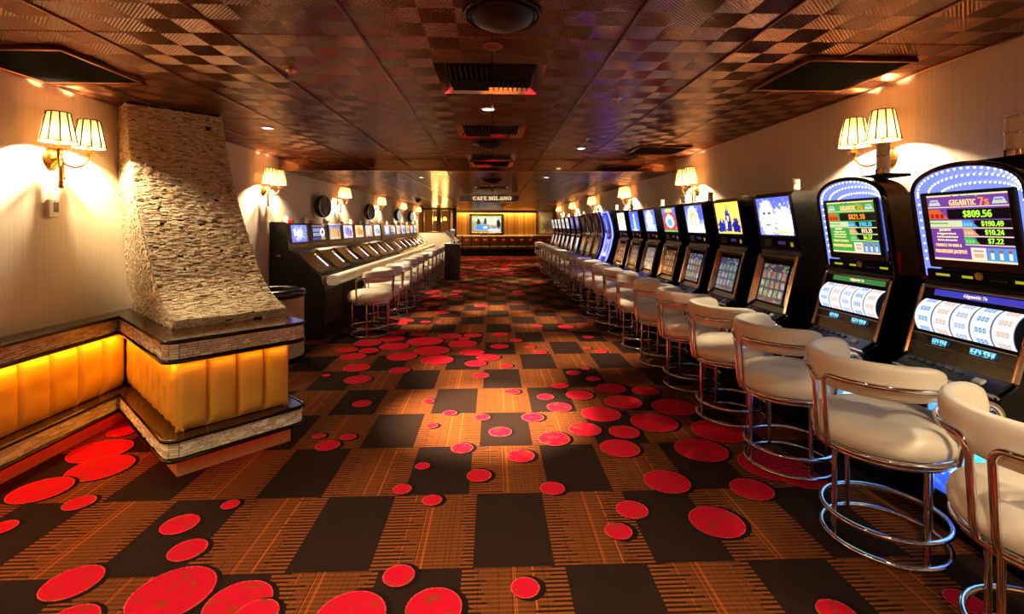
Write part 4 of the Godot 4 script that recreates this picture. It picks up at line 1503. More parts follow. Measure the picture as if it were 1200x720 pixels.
func right_machines() -> void:
	var x := 2.46
	var turn := -PI / 2
	arch_machine("slot machine with arched blue-lit top reading $809.56, nearest on the right", V(x, 0, 2.09), turn, true)
	arch_machine("slot machine with arched blue-lit top and green board reading $821.10", V(x, 0, 2.79), turn, false)
	var p := flat_proto()
	var W := Color8(250, 250, 255)
	var tops := [
		["a pale bearded face on blue", picture(96, 64, Color8(72, 84, 232), Color8(120, 130, 240), [[0.28, 0.52, 0.26, 0.52, Color8(226, 232, 255), 0.25], [0.78, 0.62, 0.3, 0.42, Color8(236, 238, 255), 0.6], [0.2, 0.4, 0.05, 0.04, Color8(70, 70, 120), 0.2], [0.36, 0.4, 0.05, 0.04, Color8(70, 70, 120), 0.2], [0.28, 0.72, 0.1, 0.03, Color8(120, 110, 190), 0.2], [0.28, 0.55, 0.03, 0.12, Color8(190, 200, 240), 0.2], [0.72, 0.92, 0.28, 0.05, Color8(230, 200, 120), 0.6]], 0.25, 41)],
		["dark blue figures under a golden sky", picture(96, 64, Color8(250, 205, 60), Color8(240, 190, 110), [[0.5, 0.7, 0.12, 0.55, Color8(24, 34, 130), 0.5], [0.2, 0.85, 0.18, 0.32, Color8(30, 40, 140), 0.6], [0.8, 0.82, 0.16, 0.34, Color8(24, 30, 120), 0.6], [0.5, 0.5, 0.05, 0.1, Color8(230, 220, 190), 0.4], [0.4, 0.7, 0.05, 0.14, Color8(220, 225, 245), 0.5], [0.5, 1.0, 0.6, 0.09, Color8(230, 190, 90), 0.3]], 0.3, 42)],
		["a white and gold arch on blue", picture(96, 64, Color8(60, 80, 205), Color8(200, 215, 250), [[0.42, 0.5, 0.34, 0.52, W, 0.3], [0.42, 0.54, 0.2, 0.36, Color8(214, 170, 80), 0.4], [0.44, 0.6, 0.12, 0.25, Color8(250, 240, 210), 0.4], [0.86, 0.3, 0.12, 0.3, Color8(70, 80, 190), 0.6]], 0.25, 43)],
		["a red and white round emblem", picture(96, 64, Color8(70, 90, 190), Color8(160, 60, 60), [[0.5, 0.55, 0.46, 0.42, Color8(190, 44, 40), 0.3], [0.5, 0.55, 0.34, 0.3, Color8(250, 240, 225), 0.3], [0.5, 0.6, 0.2, 0.18, Color8(90, 150, 210), 0.5], [0.5, 0.1, 0.3, 0.1, Color8(240, 190, 70), 0.4], [0.5, 0.98, 0.6, 0.06, Color8(80, 190, 70), 0.2]], 0.3, 44)],
		["white shards on bright blue", picture(96, 64, Color8(60, 80, 230), Color8(110, 150, 250), [[0.45, 0.45, 0.3, 0.46, W, 0.9], [0.75, 0.8, 0.14, 0.14, Color8(210, 225, 255), 0.6]], 0.4, 45)],
		["a pale standing figure on blue", picture(96, 64, Color8(40, 70, 215), Color8(70, 110, 230), [[0.5, 0.65, 0.13, 0.4, Color8(170, 205, 250), 0.4], [0.5, 0.2, 0.1, 0.12, Color8(225, 235, 255), 0.3], [0.5, 0.96, 0.3, 0.08, Color8(210, 220, 250), 0.4]], 0.25, 46)],
		["a white and tan cloud", picture(96, 64, Color8(220, 215, 215), Color8(240, 235, 225), [[0.5, 0.5, 0.34, 0.36, Color8(214, 180, 110), 0.6], [0.55, 0.55, 0.2, 0.22, W, 0.6]], 0.4, 47)]]
	var lows := [[Color8(70, 62, 84), [Color8(150, 130, 80), Color8(60, 190, 70), Color8(190, 90, 50), Color8(200, 190, 160)]], [Color8(62, 66, 96), [Color8(110, 120, 150), Color8(80, 140, 90), Color8(150, 150, 160)]], [Color8(52, 62, 96), [Color8(80, 180, 90), Color8(200, 200, 220), Color8(180, 90, 60)]], [Color8(64, 40, 24), [Color8(220, 150, 60), Color8(150, 90, 40), Color8(90, 60, 40)]], [Color8(110, 104, 100), [Color8(170, 160, 150), Color8(120, 110, 120)]], [Color8(40, 36, 44), [Color8(90, 80, 90), Color8(70, 60, 70)]], [Color8(70, 56, 40), [Color8(150, 110, 70), Color8(110, 80, 60)]]]
	for i in 7:
		var o := copy(p, "video_slot_machine", "black and chrome slot machine, top screen showing %s" % tops[i][0], V(x, 0, 3.583 + 0.7185 * i), turn)
		o.get_node("top_display").set_surface_override_material(0, screen("flat_top_%d" % i, tops[i][1], 1.6))
		o.get_node("reel_display").set_surface_override_material(0, screen("flat_low_%d" % i, symbols(72, 60, lows[i][0], lows[i][1]), 0.6))
	var b := curved_proto(true)
	copy(b, "neon_slot_machine", "curved slot machine outlined in glowing blue neon tubes", V(x, 0, 8.93), turn)
	b.free()
	var k := curved_proto(false)
	for i in 3:
		copy(k, "curved_slot_machine", "dark curved slot machine with rounded head, %s past the blue neon one" % ORD[i], V(x, 0, 9.75 + 0.71 * i), turn)
	k.free()
	var cols := [[Color8(70, 70, 190), Color8(30, 30, 110)], [Color8(60, 66, 190), Color8(40, 40, 120)], [Color8(225, 225, 225), Color8(200, 205, 215)], [Color8(235, 235, 230), Color8(205, 205, 205)], [Color8(225, 235, 225), Color8(190, 200, 195)], [Color8(235, 235, 235), Color8(200, 205, 210)], [Color8(230, 230, 225), Color8(200, 200, 200)]]
	for i in 7:
		var o := copy(p, "video_slot_machine", "far right slot machine with chrome sides and %s screens, %s past the dark curved ones" % ["blue" if i < 2 else "white", ORD[i]], V(x, 0, 12.05 + 0.80 * i), turn)
		o.get_node("top_display").set_surface_override_material(0, screen("row_top_%d" % i, picture(32, 24, cols[i][0], cols[i][1], [[0.5, 0.5, 0.3, 0.3, Color8(150, 150, 160), 0.6]], 0.3, 50 + i), 0.9))
		o.get_node("reel_display").set_surface_override_material(0, screen("row_low_%d" % i, picture(32, 24, Color8(215, 215, 225), Color8(120, 115, 120), [[0.5, 0.5, 0.3, 0.3, Color8(240, 240, 250), 0.8]], 0.4, 70 + i), 0.8))
	p.free()

# ------------------------------------------------------------------ slant-top machines on the left
func slant_proto() -> Node3D:
	var t := Node3D.new()
	tag(t, "", "slot machine", "slant-top slot machines along the left wall")
	var w := 0.735
	var m := MB.new()
	m.profile([Vector2(0.01, 0), Vector2(0.66, 0), Vector2(0.66, 0.64), Vector2(0.63, 0.70), Vector2(0.625, 0.78), Vector2(0.60, 0.805), Vector2(0.30, 1.075), Vector2(0.235, 1.10), Vector2(0.20, 1.44), Vector2(0.18, 1.455), Vector2(0.01, 1.455)], -w / 2, w / 2)
	part(t, "cabinet", m, M["dark_panel"])
	var up := sloped(Vector2(0.20, 1.44), Vector2(0.235, 1.10))
	panel(t, "screen_bezel", up, Vector3(0, 0.045, 0.003), Vector3(0.68, 0.25, 0.008), 0.003, M["black_gloss"])
	face_quad(t, "top_display", up, Vector3(0, 0.05, 0.0075), 0.53, 0.225, M["black_gloss"])
	for i in 5:
		panel(t, "meter_light", up, Vector3(-0.2 + i * 0.1, -0.115, 0.003), Vector3(0.05, 0.018, 0.004), 0.001, glow("meter_amber", Color8(190, 120, 40), 0.25))
	var lo := sloped(Vector2(0.30, 1.075), Vector2(0.60, 0.805))
	panel(t, "console_glass", lo, Vector3(0, 0.02, 0.004), Vector3(0.66, 0.33, 0.010), 0.003, mat("console_glass", Color(0.045, 0.04, 0.038), 0.08))
	panel(t, "console_rim", lo, Vector3(-0.345, 0.02, 0.008), Vector3(0.018, 0.36, 0.022), 0.005, M["black_trim"])
	panel(t, "console_rim", lo, Vector3(0.345, 0.02, 0.008), Vector3(0.018, 0.36, 0.022), 0.005, M["black_trim"])
	panel(t, "light_bar", lo, Vector3(0.17, -0.005, 0.011), Vector3(0.045, 0.20, 0.006), 0.002, glow("bar_white", Color(0.80, 0.88, 1.0), 1.5))
	panel(t, "yellow_light", lo, Vector3(0.17, 0.125, 0.012), Vector3(0.035, 0.022, 0.010), 0.003, glow("bar_yellow", Color8(240, 190, 40), 1.2))
	for r in 2:
		for i in 7:
			panel(t, "button", lo, Vector3(-0.26 + i * 0.085, -0.160 - r * 0.026, 0.012), Vector3(0.06, 0.018, 0.012), 0.003, mat("slant_key", Color(0.22, 0.19, 0.17), 0.25, 0.5))
	part(t, "kick_panel", bx(Vector3(0, 0.34, 0.662), Vector3(0.62, 0.52, 0.012), 0.004), M["black_gloss"])
	var c := MB.new()
	c.lathe_sharp([Vector2(0.028, 1.455), Vector2(0.028, 1.54), Vector2(0.0, 1.54)], 14, Vector3(-0.12, 0, 0.09))
	part(t, "tower_lens", c, M["white_plastic"])
	part(t, "red_lamp", bx(Vector3(0.0, 1.478, 0.10), Vector3(0.085, 0.05, 0.06), 0.008), M["red_plastic"])
	return t

func left_machines() -> void:
	var p := slant_proto()
	var x := XL + 0.005
	var turn := PI / 2
	var pics := [[Color8(120, 140, 250), Color8(90, 100, 230), Color8(235, 240, 255), "pale blue and white"], [Color8(26, 26, 50), Color8(16, 16, 30), Color8(190, 200, 235), "dark and white patterned"], [Color8(90, 110, 200), Color8(205, 190, 150), Color8(235, 170, 90), "orange and blue"], [Color8(200, 205, 235), Color8(190, 200, 220), Color8(90, 120, 220), "pale grey"], [Color8(225, 215, 160), Color8(200, 200, 190), Color8(230, 130, 60), "cream and orange"], [Color8(170, 180, 220), Color8(140, 150, 190), Color8(220, 200, 160), "grey-blue"], [Color8(240, 240, 245), Color8(190, 220, 200), Color8(110, 160, 220), "white and green"]]
	for i in 14:
		var d := 6.68 + 0.74 * i if i < 7 else 12.14 + 0.738 * (i - 7)
		var q: Array = pics[i % 7]
		var o := copy(p, "slant_slot_machine", "black slant-top slot machine with %s screen, %s along the left wall" % [q[3], ORD[i]], V(x, 0, d), turn)
		if i == 1 or i == 8:
			# two rows of blocky marks and a pale arch on black
			var im := Image.create(64, 48, false, Image.FORMAT_RGB8)
			im.fill(Color8(14, 14, 30))
			im.fill_rect(Rect2i(0, 0, 64, 6), Color8(120, 110, 130))
			for k in 4:
				for j in 2:
					im.fill_rect(Rect2i(3 + k * 9, 10 + j * 14, 7, 10), Color8(180, 190, 240))
					im.fill_rect(Rect2i(5 + k * 9, 13 + j * 14, 3, 4), Color8(40, 50, 120))
			for y in 48:
				for xx in 64:
					var e := Vector2((xx - 49) / 13.0, (y - 22) / 15.0).length()
					if e < 1.0 and e > 0.35:
						im.set_pixel(xx, y, Color8(225, 230, 245))
			im.fill_rect(Rect2i(40, 37, 22, 9), Color8(170, 150, 120))
			im.fill_rect(Rect2i(0, 38, 36, 8), Color8(60, 70, 150))
			o.get_node("top_display").set_surface_override_material(0, screen("slant_marks", im, 1.0))
			continue
		o.get_node("top_display").set_surface_override_material(0, screen("slant_%d" % (i % 7), picture(64, 28, q[0], q[1], [[0.5, 0.5, 0.3, 0.36, q[2], 0.8], [0.2, 0.4, 0.1, 0.3, (q[2] as Color).lightened(0.3), 0.7], [0.8, 0.6, 0.12, 0.3, (q[2] as Color).darkened(0.3), 0.7]], 0.35, 90 + i), 1.0))
	p.free()
	# dark end panels of the two banks
	for q in [[6.28, "at the near end of the left bank"], [11.63, "between the two left banks"]]:
		var e := thing("end_panel", "tall dark cabinet panel %s" % q[1], "panel", V(x, 0, q[0]), turn, "dark cabinet end panels")
		var m := MB.new()
		m.profile([Vector2(0.01, 0), Vector2(0.69, 0), Vector2(0.69, 0.66), Vector2(0.65, 0.72), Vector2(0.645, 0.79), Vector2(0.61, 0.82), Vector2(0.31, 1.09), Vector2(0.25, 1.115), Vector2(0.215, 1.455), Vector2(0.195, 1.47), Vector2(0.01, 1.47)], -0.015 if q[0] < 8 else -0.135, 0.015 if q[0] < 8 else 0.135)
		part(e, "board", m, M["dark_panel"])
		part(e, "plate", bx(Vector3(-0.0165 if q[0] < 8 else -0.1365, 1.05, 0.12), Vector3(0.003, 0.02, 0.05), 0.001), M["brass"])
	# padded arm rail in front of the bank
	var rl := thing("arm_rail", "long beige padded arm rail along the front of the left machines", "rail", V(x + 0.637, 0, 6.3), turn)
	var m := MB.new()
	var sec := []
	for i in 16:
		var a := TAU * i / 16.0
		sec.append(Vector2(0.135 + 0.075 * signf(cos(a)) * pow(absf(cos(a)), 0.6), 0.735 + 0.065 * signf(sin(a)) * pow(absf(sin(a)), 0.6)))
	var rows := []
	for xx in [0.0, 10.45]:
		var line := PackedVector3Array()
		for s in sec:
			line.append(Vector3(xx, s.y, s.x))
		rows.append(line)
	m.grid(rows, true)
	var cap0 := Vector3(0.0, 0.735, 0.135)
	for i in 16:
		m.tri(cap0, rows[0][i], rows[0][(i + 1) % 16], Vector3.LEFT, Vector3.LEFT, Vector3.LEFT)
		m.tri(cap0 + Vector3(10.45, 0, 0), rows[1][i], rows[1][(i + 1) % 16], Vector3.RIGHT, Vector3.RIGHT, Vector3.RIGHT)
	part(rl, "padding", m, M["cream"])
	m = MB.new()
	m.box(Vector3(5.225, 0.70, 0.055), Vector3(10.43, 0.05, 0.02))
	part(rl, "bracket", m, M["dark_panel"])
	# round wheel toppers
	var wd := [7.86, 10.82, 14.05, 16.27]
	for i in 4:
		# bolted to the top of a machine: a part of it
		var host: Node3D = get_node("slant_slot_machine%s" % ["_002", "_006", "_010", "_013"][i])
		m = MB.new()
		m.profile([Vector2(-0.05, 0.0), Vector2(0.05, 0.0), Vector2(0.035, 0.16), Vector2(-0.035, 0.16)], -0.06, 0.06)
		var ax := Basis(Vector3.RIGHT, PI / 2)
		m = MB.new()
		m.lathe([Vector2(0.0, -0.07), Vector2(0.13, -0.065), Vector2(0.165, -0.04), Vector2(0.175, 0.0), Vector2(0.172, 0.04), Vector2(0.15, 0.05)], 36, Vector3(0, 0.27, 0), ax)
		var t := part(host, "wheel_topper", m, M["black_gloss"])
		t.transform = host.transform.affine_inverse() * Transform3D(Basis(Vector3.UP, deg_to_rad(76)), V(x + 0.12, 1.455, wd[i]))
		m = MB.new()
		var ring := []
		for j in 40:
			var a := TAU * j / 40.0
			ring.append(Vector3(0.155 * cos(a), 0.27 + 0.155 * sin(a), 0.052))
		m.tube(ring, 0.009, 8, true)
		part(t, "chrome_rim", m, M["chrome"])
		m = MB.new()
		m.lathe_sharp([Vector2(0.15, 0.046), Vector2(0.0, 0.046)], 36, Vector3(0, 0.27, 0), ax)
		part(t, "wheel_face", m, mat("wheel_face", Color(0.16, 0.17, 0.18), 0.2) if i < 2 else glow("wheel_white", Color(0.75, 0.8, 0.75), 0.6))
		m = MB.new()
		for j in 12:
			var a := TAU * j / 12.0
			m.tube([Vector3(0.03 * cos(a), 0.27 + 0.03 * sin(a), 0.048), Vector3(0.146 * cos(a), 0.27 + 0.146 * sin(a), 0.048)], 0.002, 5)
		part(t, "spokes", m, M["chrome"])
		for s in [-0.03, 0.03]:
			m = MB.new()
			m.lathe_sharp([Vector2(0.012, 0.44), Vector2(0.012, 0.50), Vector2(0.0, 0.50)], 10, Vector3(s, 0, 0))
			part(t, "tower_lens", m, M["white_plastic"])

# ------------------------------------------------------------------ chrome stools
func ring_path(r: float, y: float, k := 40) -> Array:
	var o := []
	for i in k:
		var a := TAU * i / k
		o.append(Vector3(r * cos(a), y, r * sin(a)))
	return o

func stool_proto() -> Node3D:
	# faces local +z; the back wraps round -z
	var t := Node3D.new()
	tag(t, "", "stool", "")
	var m := MB.new()
	m.lathe([Vector2(0.0, 0.455), Vector2(0.24, 0.455), Vector2(0.266, 0.462), Vector2(0.280, 0.485), Vector2(0.283, 0.51), Vector2(0.275, 0.54), Vector2(0.255, 0.563), Vector2(0.22, 0.579), Vector2(0.15, 0.591), Vector2(0.07, 0.595), Vector2(0.0, 0.596)], 44)
	part(t, "seat", m, M["cream"])
	m = MB.new()
	var rows := []
	var span := deg_to_rad(100.0)
	for i in 41:
		var f := i / 40.0 * 2.0 - 1.0
		var a := -PI / 2 + f * span
		var e := sqrt(maxf(0.0, 1.0 - pow(absf(f), 14.0)))
		var line := PackedVector3Array()
		for j in 18:
			var b := TAU * j / 18.0
			var cu := signf(cos(b)) * pow(absf(cos(b)), 0.75)
			var sv := signf(sin(b)) * pow(absf(sin(b)), 0.75)
			var yy := 0.775 + 0.077 * sv * maxf(e, 0.02)
			var rr := 0.268 + 0.033 * cu * maxf(e, 0.02) + (yy - 0.775) * 0.16
			line.append(Vector3(rr * cos(a), yy, rr * sin(a)))
		rows.append(line)
	m.grid(rows, true)
	part(t, "backrest", m, M["cream"])
	m = MB.new()
	m.tube(ring_path(0.268, 0.447), 0.012, 9, true)
	m.tube(ring_path(0.250, 0.424), 0.010, 9, true)
	part(t, "seat_frame", m, M["chrome"])
	for s in [-1.0, 1.0]:
		# one bent tube each side: up behind the seat, round the back pad, down at the side
		var pts := []
		var a0: float = -PI / 2 + s * deg_to_rad(6.5)
		var a1: float = -PI / 2 + s * deg_to_rad(113.0)
		pts.append(Vector3(0.275 * cos(a0), 0.44, 0.275 * sin(a0)))
		for k in 4:
			var f := k / 3.0
			pts.append(Vector3(lerpf(0.287, 0.302, f) * cos(a0), lerpf(0.49, 0.71, f), lerpf(0.287, 0.302, f) * sin(a0)))
		for k in 5:
			var w := PI / 2 * (k + 1) / 5.0
			var a: float = a0 + s * 0.115 * (1.0 - cos(w))
			pts.append(Vector3(0.306 * cos(a), 0.71 + 0.05 * sin(w), 0.306 * sin(a)))
		for k in range(1, 17):
			var a: float = lerpf(a0 + s * 0.115, a1 - s * 0.16, k / 16.0)
			pts.append(Vector3(0.306 * cos(a), 0.76, 0.306 * sin(a)))
		for k in 5:
			var w := PI / 2 * (k + 1) / 5.0
			var a: float = a1 - s * 0.16 + s * 0.16 * sin(w)
			pts.append(Vector3(0.304 * cos(a), 0.76 - 0.05 * (1.0 - cos(w)), 0.304 * sin(a)))
		pts.append(Vector3(0.296 * cos(a1), 0.56, 0.296 * sin(a1)))
		pts.append(Vector3(0.275 * cos(a1), 0.44, 0.275 * sin(a1)))
		m = MB.new()
		m.tube(pts, 0.0125, 9)
		part(t, "back_tube", m, M["chrome"])
	m = MB.new()
	m.lathe_sharp([Vector2(0.05, 0.38), Vector2(0.11, 0.40), Vector2(0.11, 0.44), Vector2(0.0, 0.44)], 20)
	m.box(Vector3(0, 0.425, 0), Vector3(0.48, 0.018, 0.03))
	m.box(Vector3(0, 0.425, 0), Vector3(0.03, 0.018, 0.48))
	part(t, "swivel", m, M["black_trim"])
	for i in 4:
		var a := PI / 2 * i
		m = MB.new()
		m.tube([Vector3(0.228 * cos(a), 0.012, 0.228 * sin(a)), Vector3(0.228 * cos(a), 0.425, 0.228 * sin(a))], 0.0115, 9)
		part(t, "leg", m, M["chrome"])
	for q in [0.013, 0.120]:
		m = MB.new()
		m.tube(ring_path(0.240, q), 0.012, 9, true)
		part(t, "foot_ring", m, M["chrome"])
	return t

func stools() -> void:
	var p := stool_proto()
	p.set_meta("group", "stools along the right-hand machines")
	for i in 23:
		copy(p, "chrome_stool", "cream padded chrome stool, %s from the camera in the right row" % ORD[i], V(1.785, 0, 1.47 + 0.722 * i), PI / 2 + deg_to_rad([4.0, 0.0, -3.0, 2.0, 5.0, -4.0, 0.0][i % 7]))
	p.set_meta("group", "stools along the left-hand machines")
	for i in 15:
		copy(p, "chrome_stool", "cream padded chrome stool, %s from the camera in the left row" % ORD[i], V(-1.60, 0, 6.55 + 0.722 * i), -PI / 2 + deg_to_rad([3.0, -3.0, 0.0, 4.0, -2.0][i % 5]))
	p.free()

# ------------------------------------------------------------------ the cafe at the far end
func cafe() -> void:
	var dark: Material = M["wood"]
	# lit vertical boards behind the television
	var pb := thing("wood_panelling", "wide honey-coloured panelling of upright boards lit from above at the far end", "panelling", V(0, 0, FAR))
	var ms := [MB.new(), MB.new(), MB.new()]
	var x := -1.86
	while x < 2.10:
		var w := rng.randf_range(0.045, 0.085)
		(ms[rng.randi() % 3] as MB).box(Vector3(x + w * 0.5, 1.57, 0.02), Vector3(w - 0.006, 1.17, rng.randf_range(0.02, 0.045)), 0.004)
		x += w
	var tones := [Color(0.62, 0.42, 0.16), Color(0.52, 0.33, 0.12), Color(0.70, 0.50, 0.22)]
	for i in 3:
		part(pb, "boards", ms[i], mat("board_%d" % i, tones[i], 0.5)).set_meta("kind", "stuff")
	var cv := MB.new()
	cv.box(Vector3(0.12, 2.10, 0.30), Vector3(4.1, 0.11, 0.03), 0.004)
	part(pb, "cove_fascia", cv, dark)
	part(pb, "cove_light_strip", bx(Vector3(0.12, 2.14, 0.20), Vector3(3.9, 0.012, 0.03)), glow("cove_led", Color(1.0, 0.76, 0.35), 4.0))
	strip(pb, "cove_light", Vector3(-1.83, 2.13, 0.20), Vector3(2.07, 2.13, 0.20), Vector3(0, -1, -0.35), 0.05, Color(1.0, 0.82, 0.48), 9.0)
	# television
	var tv := thing("television", "framed television showing a bright room, on the panelled far wall", "television", V(-0.27, 1.50, FAR - 0.05))
	var m := MB.new()
	for q in [[-0.78, 0, 0.10, 1.02], [0.78, 0, 0.10, 1.02], [0, 0.46, 1.66, 0.10], [0, -0.46, 1.66, 0.10]]:
		m.box(Vector3(q[0], q[1], 0.05), Vector3(q[2], q[3], 0.1), 0.012)
	part(tv, "frame", m, dark)
	m = MB.new()
	for q in [[-0.715, 0, 0.03, 0.86], [0.715, 0, 0.03, 0.86], [0, 0.415, 1.46, 0.03], [0, -0.415, 1.46, 0.03]]:
		m.box(Vector3(q[0], q[1], 0.085), Vector3(q[2], q[3], 0.03), 0.006)
	part(tv, "gilt_slip", m, M["brass"])
	var im := picture(120, 68, Color8(150, 190, 130), Color8(120, 105, 95), [[0.5, 0.2, 0.5, 0.16, Color8(205, 225, 170), 0.6], [0.75, 0.35, 0.3, 0.2, Color8(220, 205, 180), 0.5], [0.22, 0.4, 0.06, 0.25, Color8(60, 40, 36), 0.4], [0.45, 0.35, 0.05, 0.25, Color8(50, 60, 80), 0.4], [0.9, 0.45, 0.07, 0.25, Color8(30, 30, 40), 0.4], [0.36, 0.7, 0.34, 0.24, Color8(190, 150, 110), 0.15], [0.36, 0.68, 0.26, 0.18, Color8(60, 140, 235), 0.15], [0.45, 0.68, 0.08, 0.08, Color8(235, 245, 255), 0.3], [0.75, 0.85, 0.24, 0.12, Color8(190, 195, 225), 0.4]], 0.2, 61)
	var bk := MB.new()
	bk.box(Vector3(0, 0, 0.03), Vector3(1.5, 0.86, 0.06))
	part(tv, "back", bk, M["black_matte"])
	face_quad(tv, "screen", Transform3D.IDENTITY, Vector3(0, 0, 0.075), 1.42, 0.80, screen("tv_picture", im, 1.3))
	# banquette of square units along the far wall
	var u := Node3D.new()
	tag(u, "", "banquette", "square-backed banquette seats along the far wall")
	part(u, "base", bx(Vector3(0, 0.16, 0.30), Vector3(0.42, 0.32, 0.42), 0.008), M["black_matte"])
	part(u, "cushion", bx(Vector3(0, 0.40, 0.32), Vector3(0.425, 0.15, 0.50), 0.03), mat("brown_leather", Color(0.23, 0.13, 0.08), 0.35))
	part(u, "backrest", bx(Vector3(0, 0.72, 0.10), Vector3(0.425, 0.46, 0.12), 0.03), M["brown_leather"])
	part(u, "red_button", bx(Vector3(0, 0.74, 0.165), Vector3(0.15, 0.10, 0.03), 0.012), mat("red_pad", Color(0.80, 0.06, 0.06), 0.4))
	for i in 11:
		copy(u, "banquette", "brown square-backed banquette with red button, %s from the left" % ORD[i], V(-1.64 + 0.435 * i, 0, FAR - 0.07), 0.0)
	u.free()
	var sh := thing("banquette_ledge", "pale ledge running above the banquette backs under the far panelling", "ledge", V(0.67, 0, FAR))
	part(sh, "board", bx(Vector3(0, 0.965, 0.09), Vector3(5.0, 0.03, 0.16), 0.004), M["cream"])
	# hanging sign
	var sg := thing("cafe_sign", "grey hanging sign with rounded ends reading CAFE MILANO", "sign", V(-0.07, 2.055, 11.4))
	m = MB.new()
	var sec := []
	for i in 16:
		var a := PI / 2 + PI * i / 15.0
		sec.append(Vector2(-0.62 + 0.073 * cos(a), 0.073 * sin(a)))
	for i in 16:
		var a := -PI / 2 + PI * i / 15.0
		sec.append(Vector2(0.62 + 0.073 * cos(a), 0.073 * sin(a)))
	var f0 := PackedVector3Array()
	var f1 := PackedVector3Array()
	for s in sec:
		f0.append(Vector3(s.x, s.y, 0.02)); f1.append(Vector3(s.x, s.y, -0.02))
	m.grid([f0, f1], true)
	for i in range(1, sec.size() - 1):
		m.tri(f0[0], f0[i], f0[i + 1], Vector3.BACK, Vector3.BACK, Vector3.BACK)
		m.tri(f1[0], f1[i], f1[i + 1], Vector3.FORWARD, Vector3.FORWARD, Vector3.FORWARD)
	part(sg, "board", m, mat("sign_grey", Color(0.62, 0.58, 0.54), 0.4))
	words(sg, "CAFE MILANO", Vector3(0.07, 0, 0.0215), 0.082, glow("sign_letters", Color8(240, 205, 150), 1.2), "lettering", Basis.IDENTITY, true, 1.08)
	for s in [-0.5, 0.5]:
		m = MB.new()
		m.tube([Vector3(s, 0.07, 0), Vector3(s, 0.101, 0)], 0.008, 8)
		part(sg, "hanger", m, M["chrome"])
	# host stand with a tilted menu board
	var hs := thing("host_stand", "dark wooden host stand in the aisle near the cafe entrance", "podium", V(-1.06, 0, 13.3))
	part(hs, "body", bx(Vector3(0, 0.46, 0), Vector3(0.40, 0.92, 0.34), 0.01), dark)
	part(hs, "top", bx(Vector3(0, 0.935, 0), Vector3(0.46, 0.03, 0.40), 0.008), mat("top_wood", Color(0.22, 0.12, 0.07), 0.3))
	var mb := thing("menu_board", "tilted white menu board standing on the dark host stand", "menu", V(-1.08, 0.951, 13.25))
	m = MB.new()
	m.x = Transform3D(Basis(Vector3.BACK, deg_to_rad(-42)) * Basis(Vector3.RIGHT, deg_to_rad(-15)), Vector3(0, 0.19, 0))
	m.box(Vector3.ZERO, Vector3(0.42, 0.10, 0.02), 0.005)
	part(mb, "board", m, M["white_plastic"])
	m = MB.new()
	m.tube([Vector3(0, 0.0, 0), Vector3(0, 0.19, -0.02)], 0.012, 8)
	m.lathe_sharp([Vector2(0.07, 0.0), Vector2(0.07, 0.012), Vector2(0.0, 0.014)], 16)
	part(mb, "stem", m, M["chrome"])
	part(mb, "round_clip", bx(Vector3(0.02, 0.31, -0.02), Vector3(0.13, 0.13, 0.04), 0.03), M["white_plastic"])
	# half wall and wooden screen on the left with warm lit openings
	var hw := thing("half_wall", "beige half wall beside the cafe entrance past the left machines", "wall", V(-2.12, 0, END + 0.15))
	part(hw, "wall", bx(Vector3(0, 0.59, 0), Vector3(1.30, 1.18, 0.14)), M["wallpaper"])
	part(hw, "cap", bx(Vector3(0, 1.195, 0), Vector3(1.34, 0.03, 0.20), 0.006), dark)
	var scn := thing("wooden_screen", "dark wooden screen with tall lit openings above the half wall", "screen", V(-2.12, 0, END + 1.0))
	for q in [[-0.62, 0.07], [-0.27, 0.05], [0.0, 0.18], [0.42, 0.05], [0.62, 0.16]]:
		part(scn, "post", bx(Vector3(q[0], 1.075, 0), Vector3(q[1], 2.15, 0.10), 0.006), dark)
	part(scn, "rail", bx(Vector3(0, 2.10, 0), Vector3(1.32, 0.09, 0.09), 0.004), dark)
	part(scn, "rail", bx(Vector3(0, 1.15, 0), Vector3(1.32, 0.08, 0.09), 0.004), dark)
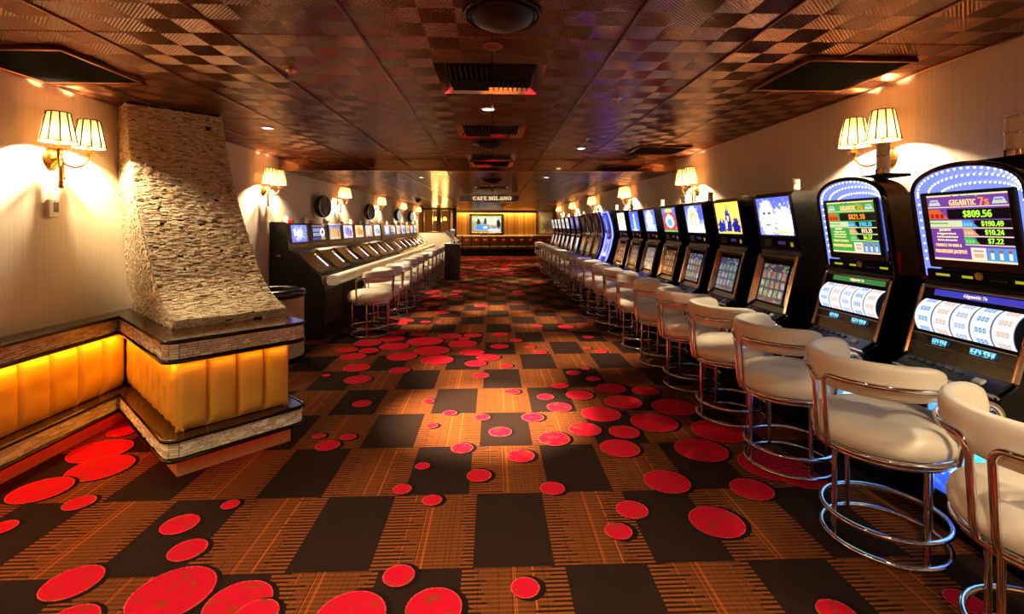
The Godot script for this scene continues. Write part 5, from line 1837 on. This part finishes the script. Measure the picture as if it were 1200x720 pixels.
	part(scn, "lower_panel", bx(Vector3(0, 0.55, 0), Vector3(1.26, 1.1, 0.04), 0.004), dark)
	for i in 2:
		var pl := thing("pendant_lamp", "small amber glass pendant lamp behind the wooden screen, %s one" % ["left", "right"][i], "pendant lamp", V([-2.38, -1.96][i], 1.70, [20.9, 20.6][i]), 0.0, "amber pendant lamps")
		m = MB.new()
		m.lathe([Vector2(0.02, 0.10), Vector2(0.045, 0.07), Vector2(0.075, 0.02), Vector2(0.085, -0.03), Vector2(0.07, -0.05)], 18)
		part(pl, "lamp_shade", m, glow("amber_glass", Color(1.0, 0.66, 0.22), 5.0))
		m = MB.new()
		m.tube([Vector3(0, 0.09, 0), Vector3(0, 0.455, 0)], 0.006, 6)
		part(pl, "rod", m, M["brass"])
		omni(pl, "pendant_light", Vector3(0, -0.02, 0), Color(1.0, 0.72, 0.36), 3.0, 0.05)
	# wooden pier and pale art panel on the right of the panelling
	var pr := thing("wooden_pier", "dark wooden pier at the left end of the lit panelling", "pier", V(-1.95, 0, FAR - 0.02))
	part(pr, "shaft", bx(Vector3(0, 1.075, 0.08), Vector3(0.16, 2.15, 0.16), 0.006), dark)
	part(pr, "pale_strip", bx(Vector3(0.04, 1.6, 0.165), Vector3(0.04, 0.8, 0.012), 0.003), M["cream"])
	var ap := thing("art_panel", "tall pale blue and white mottled art panel at the far right", "panel", V(2.62, 1.58, FAR + 0.02))
	part(ap, "frame", bx(Vector3(0, 0, 0.02), Vector3(0.68, 1.10, 0.04), 0.006), mat("pale_frame", Color(0.62, 0.52, 0.42), 0.5))
	var art := picture(48, 80, Color8(150, 165, 195), Color8(190, 195, 205), [[0.4, 0.3, 0.4, 0.2, Color8(220, 225, 232), 0.9], [0.6, 0.7, 0.4, 0.25, Color8(120, 135, 165), 0.9]], 0.5, 77)
	var am := mat("art_print", Color.WHITE, 0.5)
	am.albedo_texture = tex(art)
	face_quad(ap, "print", Transform3D.IDENTITY, Vector3(0, 0, 0.0412), 0.58, 1.0, am)
